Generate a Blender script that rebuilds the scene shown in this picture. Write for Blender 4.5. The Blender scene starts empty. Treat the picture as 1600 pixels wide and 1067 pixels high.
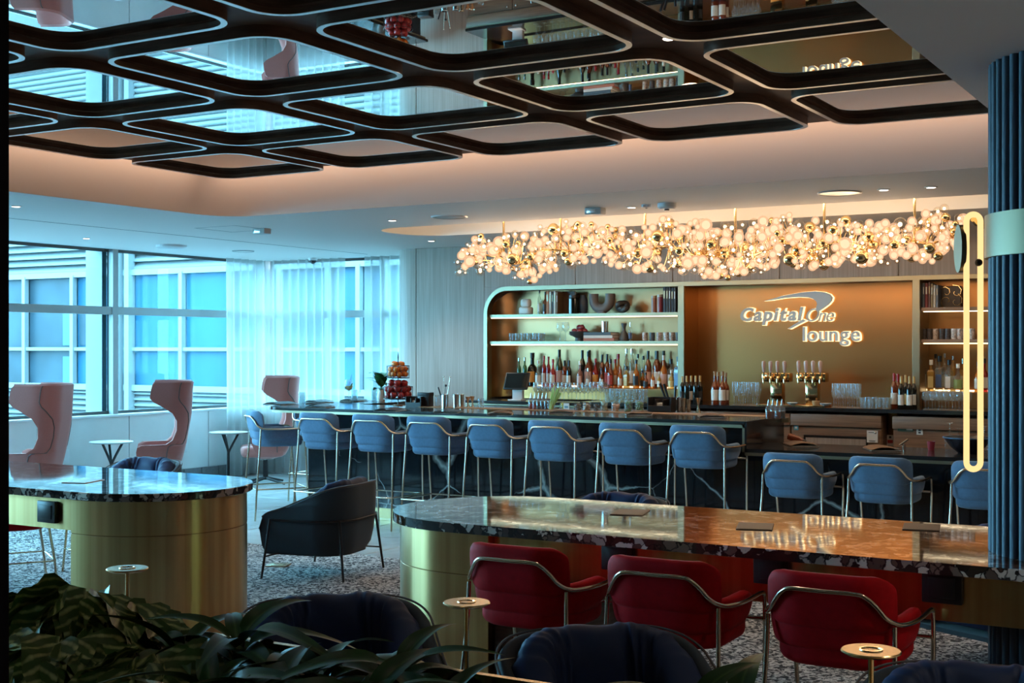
import bpy, bmesh, math, random
from mathutils import Vector, Matrix

rnd = random.Random(11)
PI = math.pi
SC = bpy.context.scene
COL = SC.collection

# ------------------------------------------------------------------ camera, sky, exposure
EYE = 1.68                                   # eye height above the floor
YAW = math.radians(30.5)                     # the lens looks this far left of the bar wall's normal
FPX = 2040.0
cam_data = bpy.data.cameras.new('camera')
cam_data.sensor_width = 36.0
cam_data.lens = FPX * 36.0 / 1600.0
cam_data.shift_y = 7.5 / 1600.0
cam_data.clip_start = 0.05
cam_data.clip_end = 300
cam = bpy.data.objects.new('camera', cam_data)
cam.location = (0, 0, EYE)
cam.rotation_euler = (PI / 2, 0, YAW)
COL.objects.link(cam)
SC.camera = cam

SC.view_settings.view_transform = 'Standard'
SC.view_settings.look = 'None'
SC.view_settings.gamma = 1.0
SC.view_settings.use_curve_mapping = False
SC.view_settings.exposure = 0.2
SC.cycles.use_denoising = True
SC.cycles.max_bounces = 10
SC.cycles.diffuse_bounces = 4
SC.cycles.glossy_bounces = 5
SC.cycles.transmission_bounces = 6
SC.cycles.transparent_max_bounces = 24
SC.cycles.sample_clamp_indirect = 6.0
SC.cycles.caustics_reflective = False
SC.cycles.caustics_refractive = False

SKY = 24.0
world = bpy.data.worlds.new('sky')
SC.world = world
world.use_nodes = True
wn = world.node_tree
wn.nodes['Background'].inputs['Color'].default_value = (0.70, 0.88, 1.0, 1)
wn.nodes['Background'].inputs['Strength'].default_value = SKY

CHAND_W = 9.0                                # watts of each of the lamps inside the chandelier
GRID_SPOTS = [(3.5, 1.5, 26), (2.5, 1.5, 22), (1.5, 1.5, 14), (0.5, 1.5, 16), (3.5, 3.5, 3), (2.5, 4.5, 14), (1.5, 4.5, 8)]   # small lamps at the crossings of the timber grid
DOWN_FILL = [(-8.1, 11.5, 40), (-9.0, 8.0, 25), (-9.0, 4.0, 25), (-9.0, 11.2, 20), (-6.5, 9.5, 30), (-4.4, 9.5, 30), (-2.4, 9.5, 30), (-0.4, 9.5, 30),
        (-6.2, 11.75, 26), (-4.6, 11.75, 26), (-3.0, 11.75, 26), (-1.4, 11.75, 26), (0.4, 7.0, 60), (0.4, 4.0, 30), (1.6, 5.6, 100), (2.4, 8.6, 90), (4.3, 2.5, 150), (4.3, 5.5, 150), (2.2, 1.6, 90)]  # ceiling downlights, plus unseen strong ones at the right added as warm fill

# ------------------------------------------------------------------ the survey: photograph measurements to points in the room
SN, CS = math.sin(YAW), math.cos(YAW)
HZ = 541.0
def at_h(px, py, h):
    """the point of the horizontal plane at height h that was measured at (px, py)"""
    z = FPX * (EYE - h) / (py - HZ)
    x = (px - 800) / FPX * z
    return x * CS - z * SN, x * SN + z * CS
def on_y(px, Y):
    """X of the plane Y = const at photograph column px"""
    u = (px - 800) / FPX
    z = Y / (u * SN + CS)
    return u * z * CS - z * SN
def hy(px, py, Y):
    """height on the plane Y = const"""
    u = (px - 800) / FPX
    z = Y / (u * SN + CS)
    return EYE - (py - HZ) * z / FPX
def on_x(px, X):
    u = (px - 800) / FPX
    z = X / (u * CS - SN)
    return z * (u * SN + CS)
def hx(px, py, X):
    u = (px - 800) / FPX
    z = X / (u * CS - SN)
    return EYE - (py - HZ) * z / FPX

# ------------------------------------------------------------------ materials
def new_mat(name):
    m = bpy.data.materials.new(name)
    m.use_nodes = True
    nt = m.node_tree
    for n in list(nt.nodes):
        nt.nodes.remove(n)
    out = nt.nodes.new('ShaderNodeOutputMaterial')
    return m, nt, out
def node(nt, t, **kw):
    n = nt.nodes.new(t)
    for k, v in kw.items():
        if k in n.inputs:
            i = n.inputs[k]
            if hasattr(v, 'is_output') or isinstance(v, bpy.types.NodeSocket):
                nt.links.new(v, i)
            else:
                i.default_value = v
        else:
            setattr(n, k, v)
    return n
def c4(c):
    return (c[0], c[1], c[2], 1)
def ramp(nt, fac, stops):
    r = nt.nodes.new('ShaderNodeValToRGB')
    nt.links.new(fac, r.inputs[0])
    el = r.color_ramp.elements
    while len(el) < len(stops):
        el.new(0.5)
    for e, (p, c) in zip(el, stops):
        e.position = p
        e.color = c4(c)
    return r.outputs[0]
def coords(nt, scale=(1, 1, 1), rot=(0, 0, 0), kind='Object'):
    tc = nt.nodes.new('ShaderNodeTexCoord')
    mp = nt.nodes.new('ShaderNodeMapping')
    mp.inputs['Scale'].default_value = scale
    mp.inputs['Rotation'].default_value = rot
    nt.links.new(tc.outputs[kind], mp.inputs[0])
    return mp.outputs[0]
def pmat(name, base, rough=0.5, metal=0.0, var=0.0, vscale=(30, 30, 30), bump=0.0, bscale=(80, 80, 80), emit=None, estr=0, coat=0.0, sheen=0.0, spec=0.5, trans=0.0, ior=1.5):
    m, nt, out = new_mat(name)
    p = node(nt, 'ShaderNodeBsdfPrincipled')
    p.inputs['Base Color'].default_value = c4(base)
    p.inputs['Roughness'].default_value = rough
    p.inputs['Metallic'].default_value = metal
    p.inputs['Coat Weight'].default_value = coat
    p.inputs['Coat Roughness'].default_value = 0.05
    p.inputs['Sheen Weight'].default_value = sheen
    p.inputs['Specular IOR Level'].default_value = spec
    p.inputs['Transmission Weight'].default_value = trans
    p.inputs['IOR'].default_value = ior
    if sheen:
        p.inputs['Sheen Roughness'].default_value = 0.35
    if emit:
        p.inputs['Emission Color'].default_value = c4(emit)
        p.inputs['Emission Strength'].default_value = estr
    if var:
        nz = node(nt, 'ShaderNodeTexNoise', Vector=coords(nt, vscale), Scale=1.0, Detail=4.0)
        lo = tuple(max(0, x * (1 - var)) for x in base)
        hi = tuple(min(1, x * (1 + var)) for x in base)
        nt.links.new(ramp(nt, nz.outputs['Fac'], [(0.3, lo), (0.7, hi)]), p.inputs['Base Color'])
    if bump:
        nb = node(nt, 'ShaderNodeTexNoise', Vector=coords(nt, bscale), Scale=1.0, Detail=3.0)
        b = node(nt, 'ShaderNodeBump', Strength=bump, Distance=0.01, Height=nb.outputs['Fac'])
        nt.links.new(b.outputs[0], p.inputs['Normal'])
    nt.links.new(p.outputs[0], out.inputs[0])
    return m
def emat(name, col, s, sample=True):
    m, nt, out = new_mat(name)
    e = node(nt, 'ShaderNodeEmission', Color=c4(col), Strength=s)
    nt.links.new(e.outputs[0], out.inputs[0])
    if not sample:
        m.cycles.emission_sampling = 'NONE'
    return m
def glassy(name, tint, gloss_ior=1.45, body=None, bodyw=0.0, rough=0.02):
    """thin clear glass: tinted pass-through with a Fresnel reflection, optionally a bit of coloured body"""
    m, nt, out = new_mat(name)
    t = node(nt, 'ShaderNodeBsdfTransparent', Color=c4(tint))
    g = node(nt, 'ShaderNodeBsdfGlossy', Roughness=rough)
    lw = node(nt, 'ShaderNodeLayerWeight', Blend=0.5)
    pw = node(nt, 'ShaderNodeMath', operation='POWER'); nt.links.new(lw.outputs['Facing'], pw.inputs[0]); pw.inputs[1].default_value = 4.0
    fr = node(nt, 'ShaderNodeMath', operation='MULTIPLY_ADD'); nt.links.new(pw.outputs[0], fr.inputs[0])
    f0 = ((gloss_ior - 1) / (gloss_ior + 1)) ** 2
    fr.inputs[1].default_value = 0.75; fr.inputs[2].default_value = f0
    src = t.outputs[0]
    if bodyw:
        d = node(nt, 'ShaderNodeBsdfPrincipled', Roughness=0.1)
        d.inputs['Base Color'].default_value = c4(body)
        mx0 = node(nt, 'ShaderNodeMixShader', Fac=bodyw)
        nt.links.new(t.outputs[0], mx0.inputs[1])
        nt.links.new(d.outputs[0], mx0.inputs[2])
        src = mx0.outputs[0]
    mx = node(nt, 'ShaderNodeMixShader')
    nt.links.new(fr.outputs[0], mx.inputs[0])
    nt.links.new(src, mx.inputs[1])
    nt.links.new(g.outputs[0], mx.inputs[2])
    nt.links.new(mx.outputs[0], out.inputs[0])
    return m

M = {}
M['ceiling'] = pmat('ceiling paint', (0.80, 0.77, 0.74), 0.7)
M['tray'] = pmat('tray plaster', (0.52, 0.46, 0.42), 0.7)
M['white'] = pmat('white enamel', (0.72, 0.73, 0.74), 0.4)
M['sillwall'] = pmat('pale stone wall panel', (0.74, 0.75, 0.74), 0.35, var=0.04, vscale=(3, 3, 3))
M['alu'] = pmat('window frame paint', (0.50, 0.52, 0.52), 0.4)
M['alu_grey'] = pmat('grey window profile', (0.34, 0.36, 0.36), 0.4)
M['basetile'] = pmat('grey plinth tile', (0.16, 0.16, 0.17), 0.35, var=0.15)
M['brass'] = pmat('brushed brass', (0.70, 0.50, 0.25), 0.24, 1.0, bump=0.05, bscale=(400, 400, 3))
def drum_brass():
    m, nt, out = new_mat('vertically brushed brass sheet')
    p = node(nt, 'ShaderNodeBsdfPrincipled', Roughness=0.30, Metallic=1.0)
    p.inputs['Anisotropic'].default_value = 0.9
    n1 = node(nt, 'ShaderNodeTexNoise', Vector=coords(nt, (22, 22, 0.15)), Scale=1.0, Detail=4.0)
    nt.links.new(ramp(nt, n1.outputs['Fac'], [(0.3, (0.50, 0.30, 0.12)), (0.7, (0.66, 0.44, 0.20))]), p.inputs['Base Color'])
    tg = node(nt, 'ShaderNodeTangent', direction_type='RADIAL', axis='Z')
    nt.links.new(tg.outputs[0], p.inputs['Tangent'])
    p.inputs['Anisotropic Rotation'].default_value = 0.25
    nt.links.new(p.outputs[0], out.inputs[0])
    return m
M['drum'] = drum_brass()
M['band'] = pmat('muted brass band', (0.19, 0.155, 0.10), 0.42, 1.0)
M['brass_pol'] = pmat('polished brass', (0.80, 0.58, 0.30), 0.12, 1.0)
M['brass_pale'] = pmat('pale champagne metal', (0.38, 0.33, 0.22), 0.42, 1.0)
M['champagne'] = pmat('champagne tube', (0.72, 0.60, 0.46), 0.2, 1.0)
M['goldwall'] = pmat('satin gold panel', (0.55, 0.265, 0.10), 0.30, 1.0, bump=0.03, bscale=(3, 3, 300))
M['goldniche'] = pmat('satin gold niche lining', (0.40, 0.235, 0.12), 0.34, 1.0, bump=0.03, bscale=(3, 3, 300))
M['gold_dark'] = pmat('bronze reveal', (0.28, 0.15, 0.05), 0.3, 1.0)
M['steel'] = pmat('stainless steel', (0.62, 0.62, 0.62), 0.22, 1.0)
M['black'] = pmat('black plastic', (0.012, 0.012, 0.014), 0.35)
M['blackmetal'] = pmat('black metal', (0.012, 0.012, 0.014), 0.4)
M['pitch'] = pmat('dark navy paint', (0.002, 0.0025, 0.006), 0.9, spec=0.05)
M['blue'] = pmat('slate blue velvet', (0.10, 0.18, 0.29), 0.75, sheen=0.3, var=0.08, vscale=(40, 40, 40))
M['red'] = pmat('crimson velvet', (0.56, 0.002, 0.008), 0.7, sheen=0.04, spec=0.2, var=0.1, vscale=(40, 40, 40))
M['pink'] = pmat('dusty pink wool', (0.42, 0.145, 0.125), 0.85, sheen=0.3, var=0.06, vscale=(150, 150, 150))
M['navy'] = pmat('navy leather', (0.013, 0.030, 0.088), 0.6, spec=0.3, bump=0.15, bscale=(14, 14, 14))
M['charcoal'] = pmat('petrol grey wool', (0.030, 0.046, 0.060), 0.8, sheen=0.25)
M['taupe'] = pmat('taupe piping', (0.11, 0.09, 0.085), 0.7)
M['walnut'] = pmat('dark walnut', (0.135, 0.068, 0.042), 0.5, spec=0.25, var=0.3, vscale=(6, 6, 60))
M['oakdark'] = pmat('walnut cabinet', (0.25, 0.145, 0.09), 0.4, var=0.25, vscale=(3, 3, 60))
M['mirror'] = pmat('ceiling mirror', (0.86, 0.86, 0.85), 0.0, 1.0)
M['walnut_matt'] = pmat('matt walnut lip', (0.10, 0.05, 0.032), 0.8, spec=0.05, var=0.3, vscale=(6, 6, 60))
M['edge'] = pmat('satin metal edge', (0.85, 0.83, 0.82), 0.3, 1.0)
M['soapstone'] = pmat('black counter stone', (0.018, 0.020, 0.022), 0.12)
M['teal_stone'] = pmat('dark green quartz', (0.020, 0.026, 0.028), 0.13)
M['matbrown'] = pmat('brown bar mat', (0.30, 0.17, 0.09), 0.6)
M['leather_brown'] = pmat('brown leather', (0.10, 0.055, 0.032), 0.45)
M['leather_black'] = pmat('black leather', (0.016, 0.017, 0.020), 0.4)
M['paper'] = pmat('paper', (0.72, 0.72, 0.70), 0.7)
M['glass'] = glassy('drinking glass', (0.92, 0.96, 0.97), 1.5, (0.62, 0.68, 0.70), 0.14)  # milky body colour stands in for the bright reflections at the rims
M['smoke_glass'] = glassy('smoky glass', (0.62, 0.60, 0.62))
M['water'] = glassy('water', (0.90, 0.96, 0.98), 1.33)
M['alu_out'] = pmat('outer window profile', (0.06, 0.065, 0.065), 0.5)
M['pane'] = glassy('tinted window pane', (0.55, 0.84, 0.94), 1.30)
M['orange_fruit'] = pmat('orange peel', (0.75, 0.20, 0.02), 0.45, var=0.15, bump=0.1, bscale=(200, 200, 200))
M['apple'] = pmat('red apple skin', (0.35, 0.022, 0.020), 0.3, var=0.5, vscale=(35, 35, 10))
M['soil'] = pmat('planter soil', (0.012, 0.009, 0.007), 0.9)
M['whitecer'] = pmat('white ceramic', (0.74, 0.70, 0.64), 0.4)
M['blackcer'] = pmat('charcoal ceramic', (0.05, 0.045, 0.042), 0.5)
M['greycer'] = pmat('grey ceramic', (0.16, 0.14, 0.13), 0.55)
M['led'] = emat('warm LED strip', (1.0, 0.78, 0.48), 4.5)
M['lamp_on'] = emat('downlight lens', (1.0, 0.90, 0.78), 6.0, False)
M['tube_lamp'] = emat('lit lamp tube', (1.0, 0.66, 0.28), 1.15)
M['core'] = emat('glowing bulb', (1.0, 0.76, 0.50), 3.0, False)
M['frost_core'] = emat('glowing globe heart', (1.0, 0.76, 0.52), 1.6, False)
def frost_shell():
    m, nt, out = new_mat('opal globe shell')
    t = node(nt, 'ShaderNodeBsdfTransparent', Color=(1, 0.93, 0.85, 1))
    e = node(nt, 'ShaderNodeEmission', Color=(1.0, 0.58, 0.34, 1), Strength=0.9)
    a = node(nt, 'ShaderNodeMixShader', Fac=0.62)
    nt.links.new(t.outputs[0], a.inputs[1]); nt.links.new(e.outputs[0], a.inputs[2])
    nt.links.new(a.outputs[0], out.inputs[0])
    m.cycles.emission_sampling = 'NONE'
    return m
M['frost'] = frost_shell()
M['clearglobe'] = glassy('clear glass globe', (0.97, 0.93, 0.88), 1.5)
M['halo'] = emat('lit letter back', (1.0, 0.72, 0.36), 1.9)
M['signface'] = pmat('brushed letter face', (0.58, 0.56, 0.54), 0.5)

def wood_wall():
    m, nt, out = new_mat('grey oak veneer')
    p = node(nt, 'ShaderNodeBsdfPrincipled', Roughness=0.5)
    n1 = node(nt, 'ShaderNodeTexNoise', Vector=coords(nt, (90, 90, 1.6)), Scale=1.0, Detail=6.0)
    nt.links.new(ramp(nt, n1.outputs['Fac'], [(0.25, (0.25, 0.19, 0.155)), (0.75, (0.41, 0.315, 0.26))]), p.inputs['Base Color'])
    nt.links.new(p.outputs[0], out.inputs[0])
    return m
M['oak'] = wood_wall()
def marble(name, base, vein, scale, thin, rough):
    m, nt, out = new_mat(name)
    p = node(nt, 'ShaderNodeBsdfPrincipled', Roughness=rough)
    co = coords(nt, (1, 1, 1), (0.2, 0.65, 0.3))
    nz = node(nt, 'ShaderNodeTexNoise', Vector=co, Scale=2.2, Detail=5.0)
    mx = node(nt, 'ShaderNodeMixRGB', Fac=0.22)
    nt.links.new(co, mx.inputs[1])
    nt.links.new(nz.outputs['Color'], mx.inputs[2])
    v = node(nt, 'ShaderNodeTexVoronoi', feature='DISTANCE_TO_EDGE', Vector=mx.outputs[0], Scale=scale)
    n2 = node(nt, 'ShaderNodeTexNoise', Vector=co, Scale=1.1, Detail=2.0)
    mul = node(nt, 'ShaderNodeMath', operation='DIVIDE')
    nt.links.new(v.outputs['Distance'], mul.inputs[0])
    rr = ramp(nt, n2.outputs['Fac'], [(0.42, (0.001, 0.001, 0.001)), (0.68, (1, 1, 1))])
    nt.links.new(rr, mul.inputs[1])
    c = ramp(nt, mul.outputs[0], [(0.0, vein), (thin, tuple(b * 0.6 + q * 0.4 for b, q in zip(base, vein))), (thin * 2.4, base)])
    nt.links.new(c, p.inputs['Base Color'])
    nt.links.new(p.outputs[0], out.inputs[0])
    return m
M['marble'] = marble('black marble with white veins', (0.008, 0.012, 0.016), (0.55, 0.55, 0.52), 1.5, 0.018, 0.10)
def terrazzo():
    m, nt, out = new_mat('dark breccia stone with pale chips')
    p = node(nt, 'ShaderNodeBsdfPrincipled', Roughness=0.05)
    p.inputs['Specular IOR Level'].default_value = 0.30
    p.inputs['Coat Weight'].default_value = 1.0
    p.inputs['Coat Roughness'].default_value = 0.035
    p.inputs['Coat IOR'].default_value = 1.8
    co = coords(nt, (1, 1, 1))
    nz = node(nt, 'ShaderNodeTexNoise', Vector=co, Scale=14.0, Detail=3.0)
    mx = node(nt, 'ShaderNodeMixRGB', Fac=0.13)
    nt.links.new(co, mx.inputs[1])
    nt.links.new(nz.outputs['Color'], mx.inputs[2])
    v = node(nt, 'ShaderNodeTexVoronoi', Vector=mx.outputs[0], Scale=21.0)
    v2 = node(nt, 'ShaderNodeTexVoronoi', feature='DISTANCE_TO_EDGE', Vector=mx.outputs[0], Scale=21.0)
    sep = node(nt, 'ShaderNodeSeparateColor')
    nt.links.new(v.outputs['Color'], sep.inputs[0])
    col = ramp(nt, sep.outputs[0], [(0.0, (0.014, 0.012, 0.012)), (0.42, (0.05, 0.034, 0.028)), (0.66, (0.22, 0.15, 0.12)), (0.86, (0.75, 0.66, 0.58))])
    e = ramp(nt, v2.outputs['Distance'], [(0.02, (0, 0, 0)), (0.10, (1, 1, 1))])
    mm = node(nt, 'ShaderNodeMixRGB')
    nt.links.new(e, mm.inputs[0])
    mm.inputs[1].default_value = (0.02, 0.017, 0.017, 1)
    nt.links.new(col, mm.inputs[2])
    nt.links.new(mm.outputs[0], p.inputs['Base Color'])
    cw = ramp(nt, sep.outputs[0], [(0.0, (0.10, 0.10, 0.10)), (0.42, (0.35, 0.35, 0.35)), (0.66, (0.7, 0.7, 0.7)), (0.86, (1, 1, 1))])
    cm = node(nt, 'ShaderNodeMixRGB', blend_type='MULTIPLY', Fac=1.0)
    nt.links.new(e, cm.inputs[1]); nt.links.new(cw, cm.inputs[2])
    nt.links.new(cm.outputs[0], p.inputs['Coat Weight'])
    nt.links.new(p.outputs[0], out.inputs[0])
    return m
M['terrazzo'] = terrazzo()
def carpet():
    m, nt, out = new_mat('speckled grey carpet')
    p = node(nt, 'ShaderNodeBsdfPrincipled', Roughness=0.95)
    co = coords(nt, (1, 1, 1))
    nz = node(nt, 'ShaderNodeTexNoise', Vector=co, Scale=30.0, Detail=2.0)
    mx = node(nt, 'ShaderNodeMixRGB', Fac=0.05)
    nt.links.new(co, mx.inputs[1])
    nt.links.new(nz.outputs['Color'], mx.inputs[2])
    v = node(nt, 'ShaderNodeTexVoronoi', Vector=mx.outputs[0], Scale=62.0)
    sep = node(nt, 'ShaderNodeSeparateColor')
    nt.links.new(v.outputs['Color'], sep.inputs[0])
    col = ramp(nt, sep.outputs[1], [(0.0, (0.015, 0.017, 0.024)), (0.40, (0.05, 0.052, 0.06)), (0.55, (0.46, 0.44, 0.43)), (0.9, (0.68, 0.66, 0.64))])
    nt.links.new(col, p.inputs['Base Color'])
    b = node(nt, 'ShaderNodeBump', Strength=0.4, Distance=0.004, Height=v.outputs['Distance'])
    nt.links.new(b.outputs[0], p.inputs['Normal'])
    nt.links.new(p.outputs[0], out.inputs[0])
    return m
M['carpet'] = carpet()
M['stonetile'] = pmat('pale stone floor tile', (0.48, 0.48, 0.47), 0.25, var=0.12, vscale=(4, 4, 4))
M['grout'] = pmat('grout', (0.14, 0.14, 0.14), 0.8)
def curtain_mat():
    m, nt, out = new_mat('white sheer voile')
    t = node(nt, 'ShaderNodeBsdfTransparent', Color=(0.96, 0.98, 1, 1))
    tl = node(nt, 'ShaderNodeBsdfTranslucent', Color=(0.40, 0.40, 0.385, 1))
    d = node(nt, 'ShaderNodeBsdfDiffuse', Color=(0.75, 0.76, 0.74, 1))
    a = node(nt, 'ShaderNodeMixShader', Fac=0.4)
    nt.links.new(tl.outputs[0], a.inputs[1]); nt.links.new(d.outputs[0], a.inputs[2])
    b = node(nt, 'ShaderNodeMixShader', Fac=0.66)
    nt.links.new(t.outputs[0], b.inputs[1]); nt.links.new(a.outputs[0], b.inputs[2])
    nt.links.new(b.outputs[0], out.inputs[0])
    return m
M['sheer'] = curtain_mat()
def column_mat():
    m, nt, out = new_mat('blue stained timber rib')
    p = node(nt, 'ShaderNodeBsdfPrincipled', Roughness=0.5)
    n1 = node(nt, 'ShaderNodeTexNoise', Vector=coords(nt, (60, 60, 2)), Scale=1.0, Detail=5.0)
    nt.links.new(ramp(nt, n1.outputs['Fac'], [(0.3, (0.028, 0.052, 0.085)), (0.7, (0.055, 0.095, 0.14))]), p.inputs['Base Color'])
    nt.links.new(p.outputs[0], out.inputs[0])
    return m
M['rib'] = column_mat()
def leaf_mat(name, dark, light, freq, width):
    m, nt, out = new_mat(name)
    p = node(nt, 'ShaderNodeBsdfPrincipled', Roughness=0.42)
    p.inputs['Specular IOR Level'].default_value = 0.3
    tc = nt.nodes.new('ShaderNodeTexCoord')
    sp = node(nt, 'ShaderNodeSeparateXYZ')
    nt.links.new(tc.outputs['Object'], sp.inputs[0])
    ax = node(nt, 'ShaderNodeMath', operation='ABSOLUTE'); nt.links.new(sp.outputs[0], ax.inputs[0])
    k = node(nt, 'ShaderNodeMath', operation='MULTIPLY_ADD'); nt.links.new(ax.outputs[0], k.inputs[0]); k.inputs[1].default_value = -0.8; nt.links.new(sp.outputs[1], k.inputs[2])
    f = node(nt, 'ShaderNodeMath', operation='MULTIPLY'); nt.links.new(k.outputs[0], f.inputs[0]); f.inputs[1].default_value = freq
    s = node(nt, 'ShaderNodeMath', operation='SINE'); nt.links.new(f.outputs[0], s.inputs[0])
    nz = node(nt, 'ShaderNodeTexNoise', Scale=40.0, Detail=3.0); nt.links.new(tc.outputs['Object'], nz.inputs['Vector'])
    ad = node(nt, 'ShaderNodeMath', operation='MULTIPLY_ADD'); nt.links.new(nz.outputs['Fac'], ad.inputs[0]); ad.inputs[1].default_value = 0.9
    s2 = node(nt, 'ShaderNodeMath', operation='MULTIPLY'); nt.links.new(s.outputs[0], s2.inputs[0]); s2.inputs[1].default_value = 0.30; nt.links.new(s2.outputs[0], ad.inputs[2])
    veins = ramp(nt, ad.outputs[0], [(width, dark), (min(1, width + 0.35), light)])
    mid = ramp(nt, ax.outputs[0], [(0.0, light), (0.006, dark)])
    mx = node(nt, 'ShaderNodeMixRGB', blend_type='LIGHTEN', Fac=1.0)
    nt.links.new(veins, mx.inputs[1]); nt.links.new(mid, mx.inputs[2])
    nt.links.new(mx.outputs[0], p.inputs['Base Color'])
    nt.links.new(p.outputs[0], out.inputs[0])
    return m
M['leaf_var'] = leaf_mat('variegated leaf', (0.055, 0.11, 0.02), (0.48, 0.50, 0.19), 230, 0.48)
M['leaf_dark'] = leaf_mat('glossy dark leaf', (0.020, 0.070, 0.010), (0.065, 0.14, 0.03), 150, 0.9)
M['leaf_fresh'] = pmat('fresh green leaf', (0.03, 0.12, 0.03), 0.4, var=0.3, vscale=(20, 20, 20))
M['stem'] = pmat('green stem', (0.02, 0.04, 0.012), 0.6)
def liquid(name, c, w=0.55):
    tint = tuple(min(1, x ** 0.35) for x in c)
    return glassy(name, tint, 1.45, c, w)
LIQ = {
    'amber': liquid('amber spirit', (0.60, 0.16, 0.015)), 'darkamber': liquid('dark amber spirit', (0.26, 0.048, 0.010)),
    'red': liquid('red liqueur', (0.40, 0.012, 0.012)), 'green': liquid('green liqueur', (0.02, 0.14, 0.03)),
    'clear': glassy('clear spirit bottle', (0.86, 0.90, 0.88), 1.5, (0.7, 0.75, 0.7), 0.08), 'gold': liquid('golden spirit', (0.60, 0.34, 0.08), 0.45),
    'black': pmat('dark bottle glass', (0.008, 0.010, 0.008), 0.06), 'orange': liquid('orange liqueur', (0.60, 0.16, 0.01)),
    'blue': liquid('pale blue gin', (0.25, 0.40, 0.55), 0.4), 'rose': liquid('rose spirit', (0.50, 0.22, 0.16), 0.4), 'champ': liquid('champagne bottle glass', (0.05, 0.08, 0.03), 0.8),
}
COLR = {}
def flat(c, rough=0.5):
    k = tuple(round(x, 3) for x in c) + (rough,)
    if k not in COLR:
        COLR[k] = pmat('tint %d' % len(COLR), c, rough)
    return COLR[k]

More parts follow.
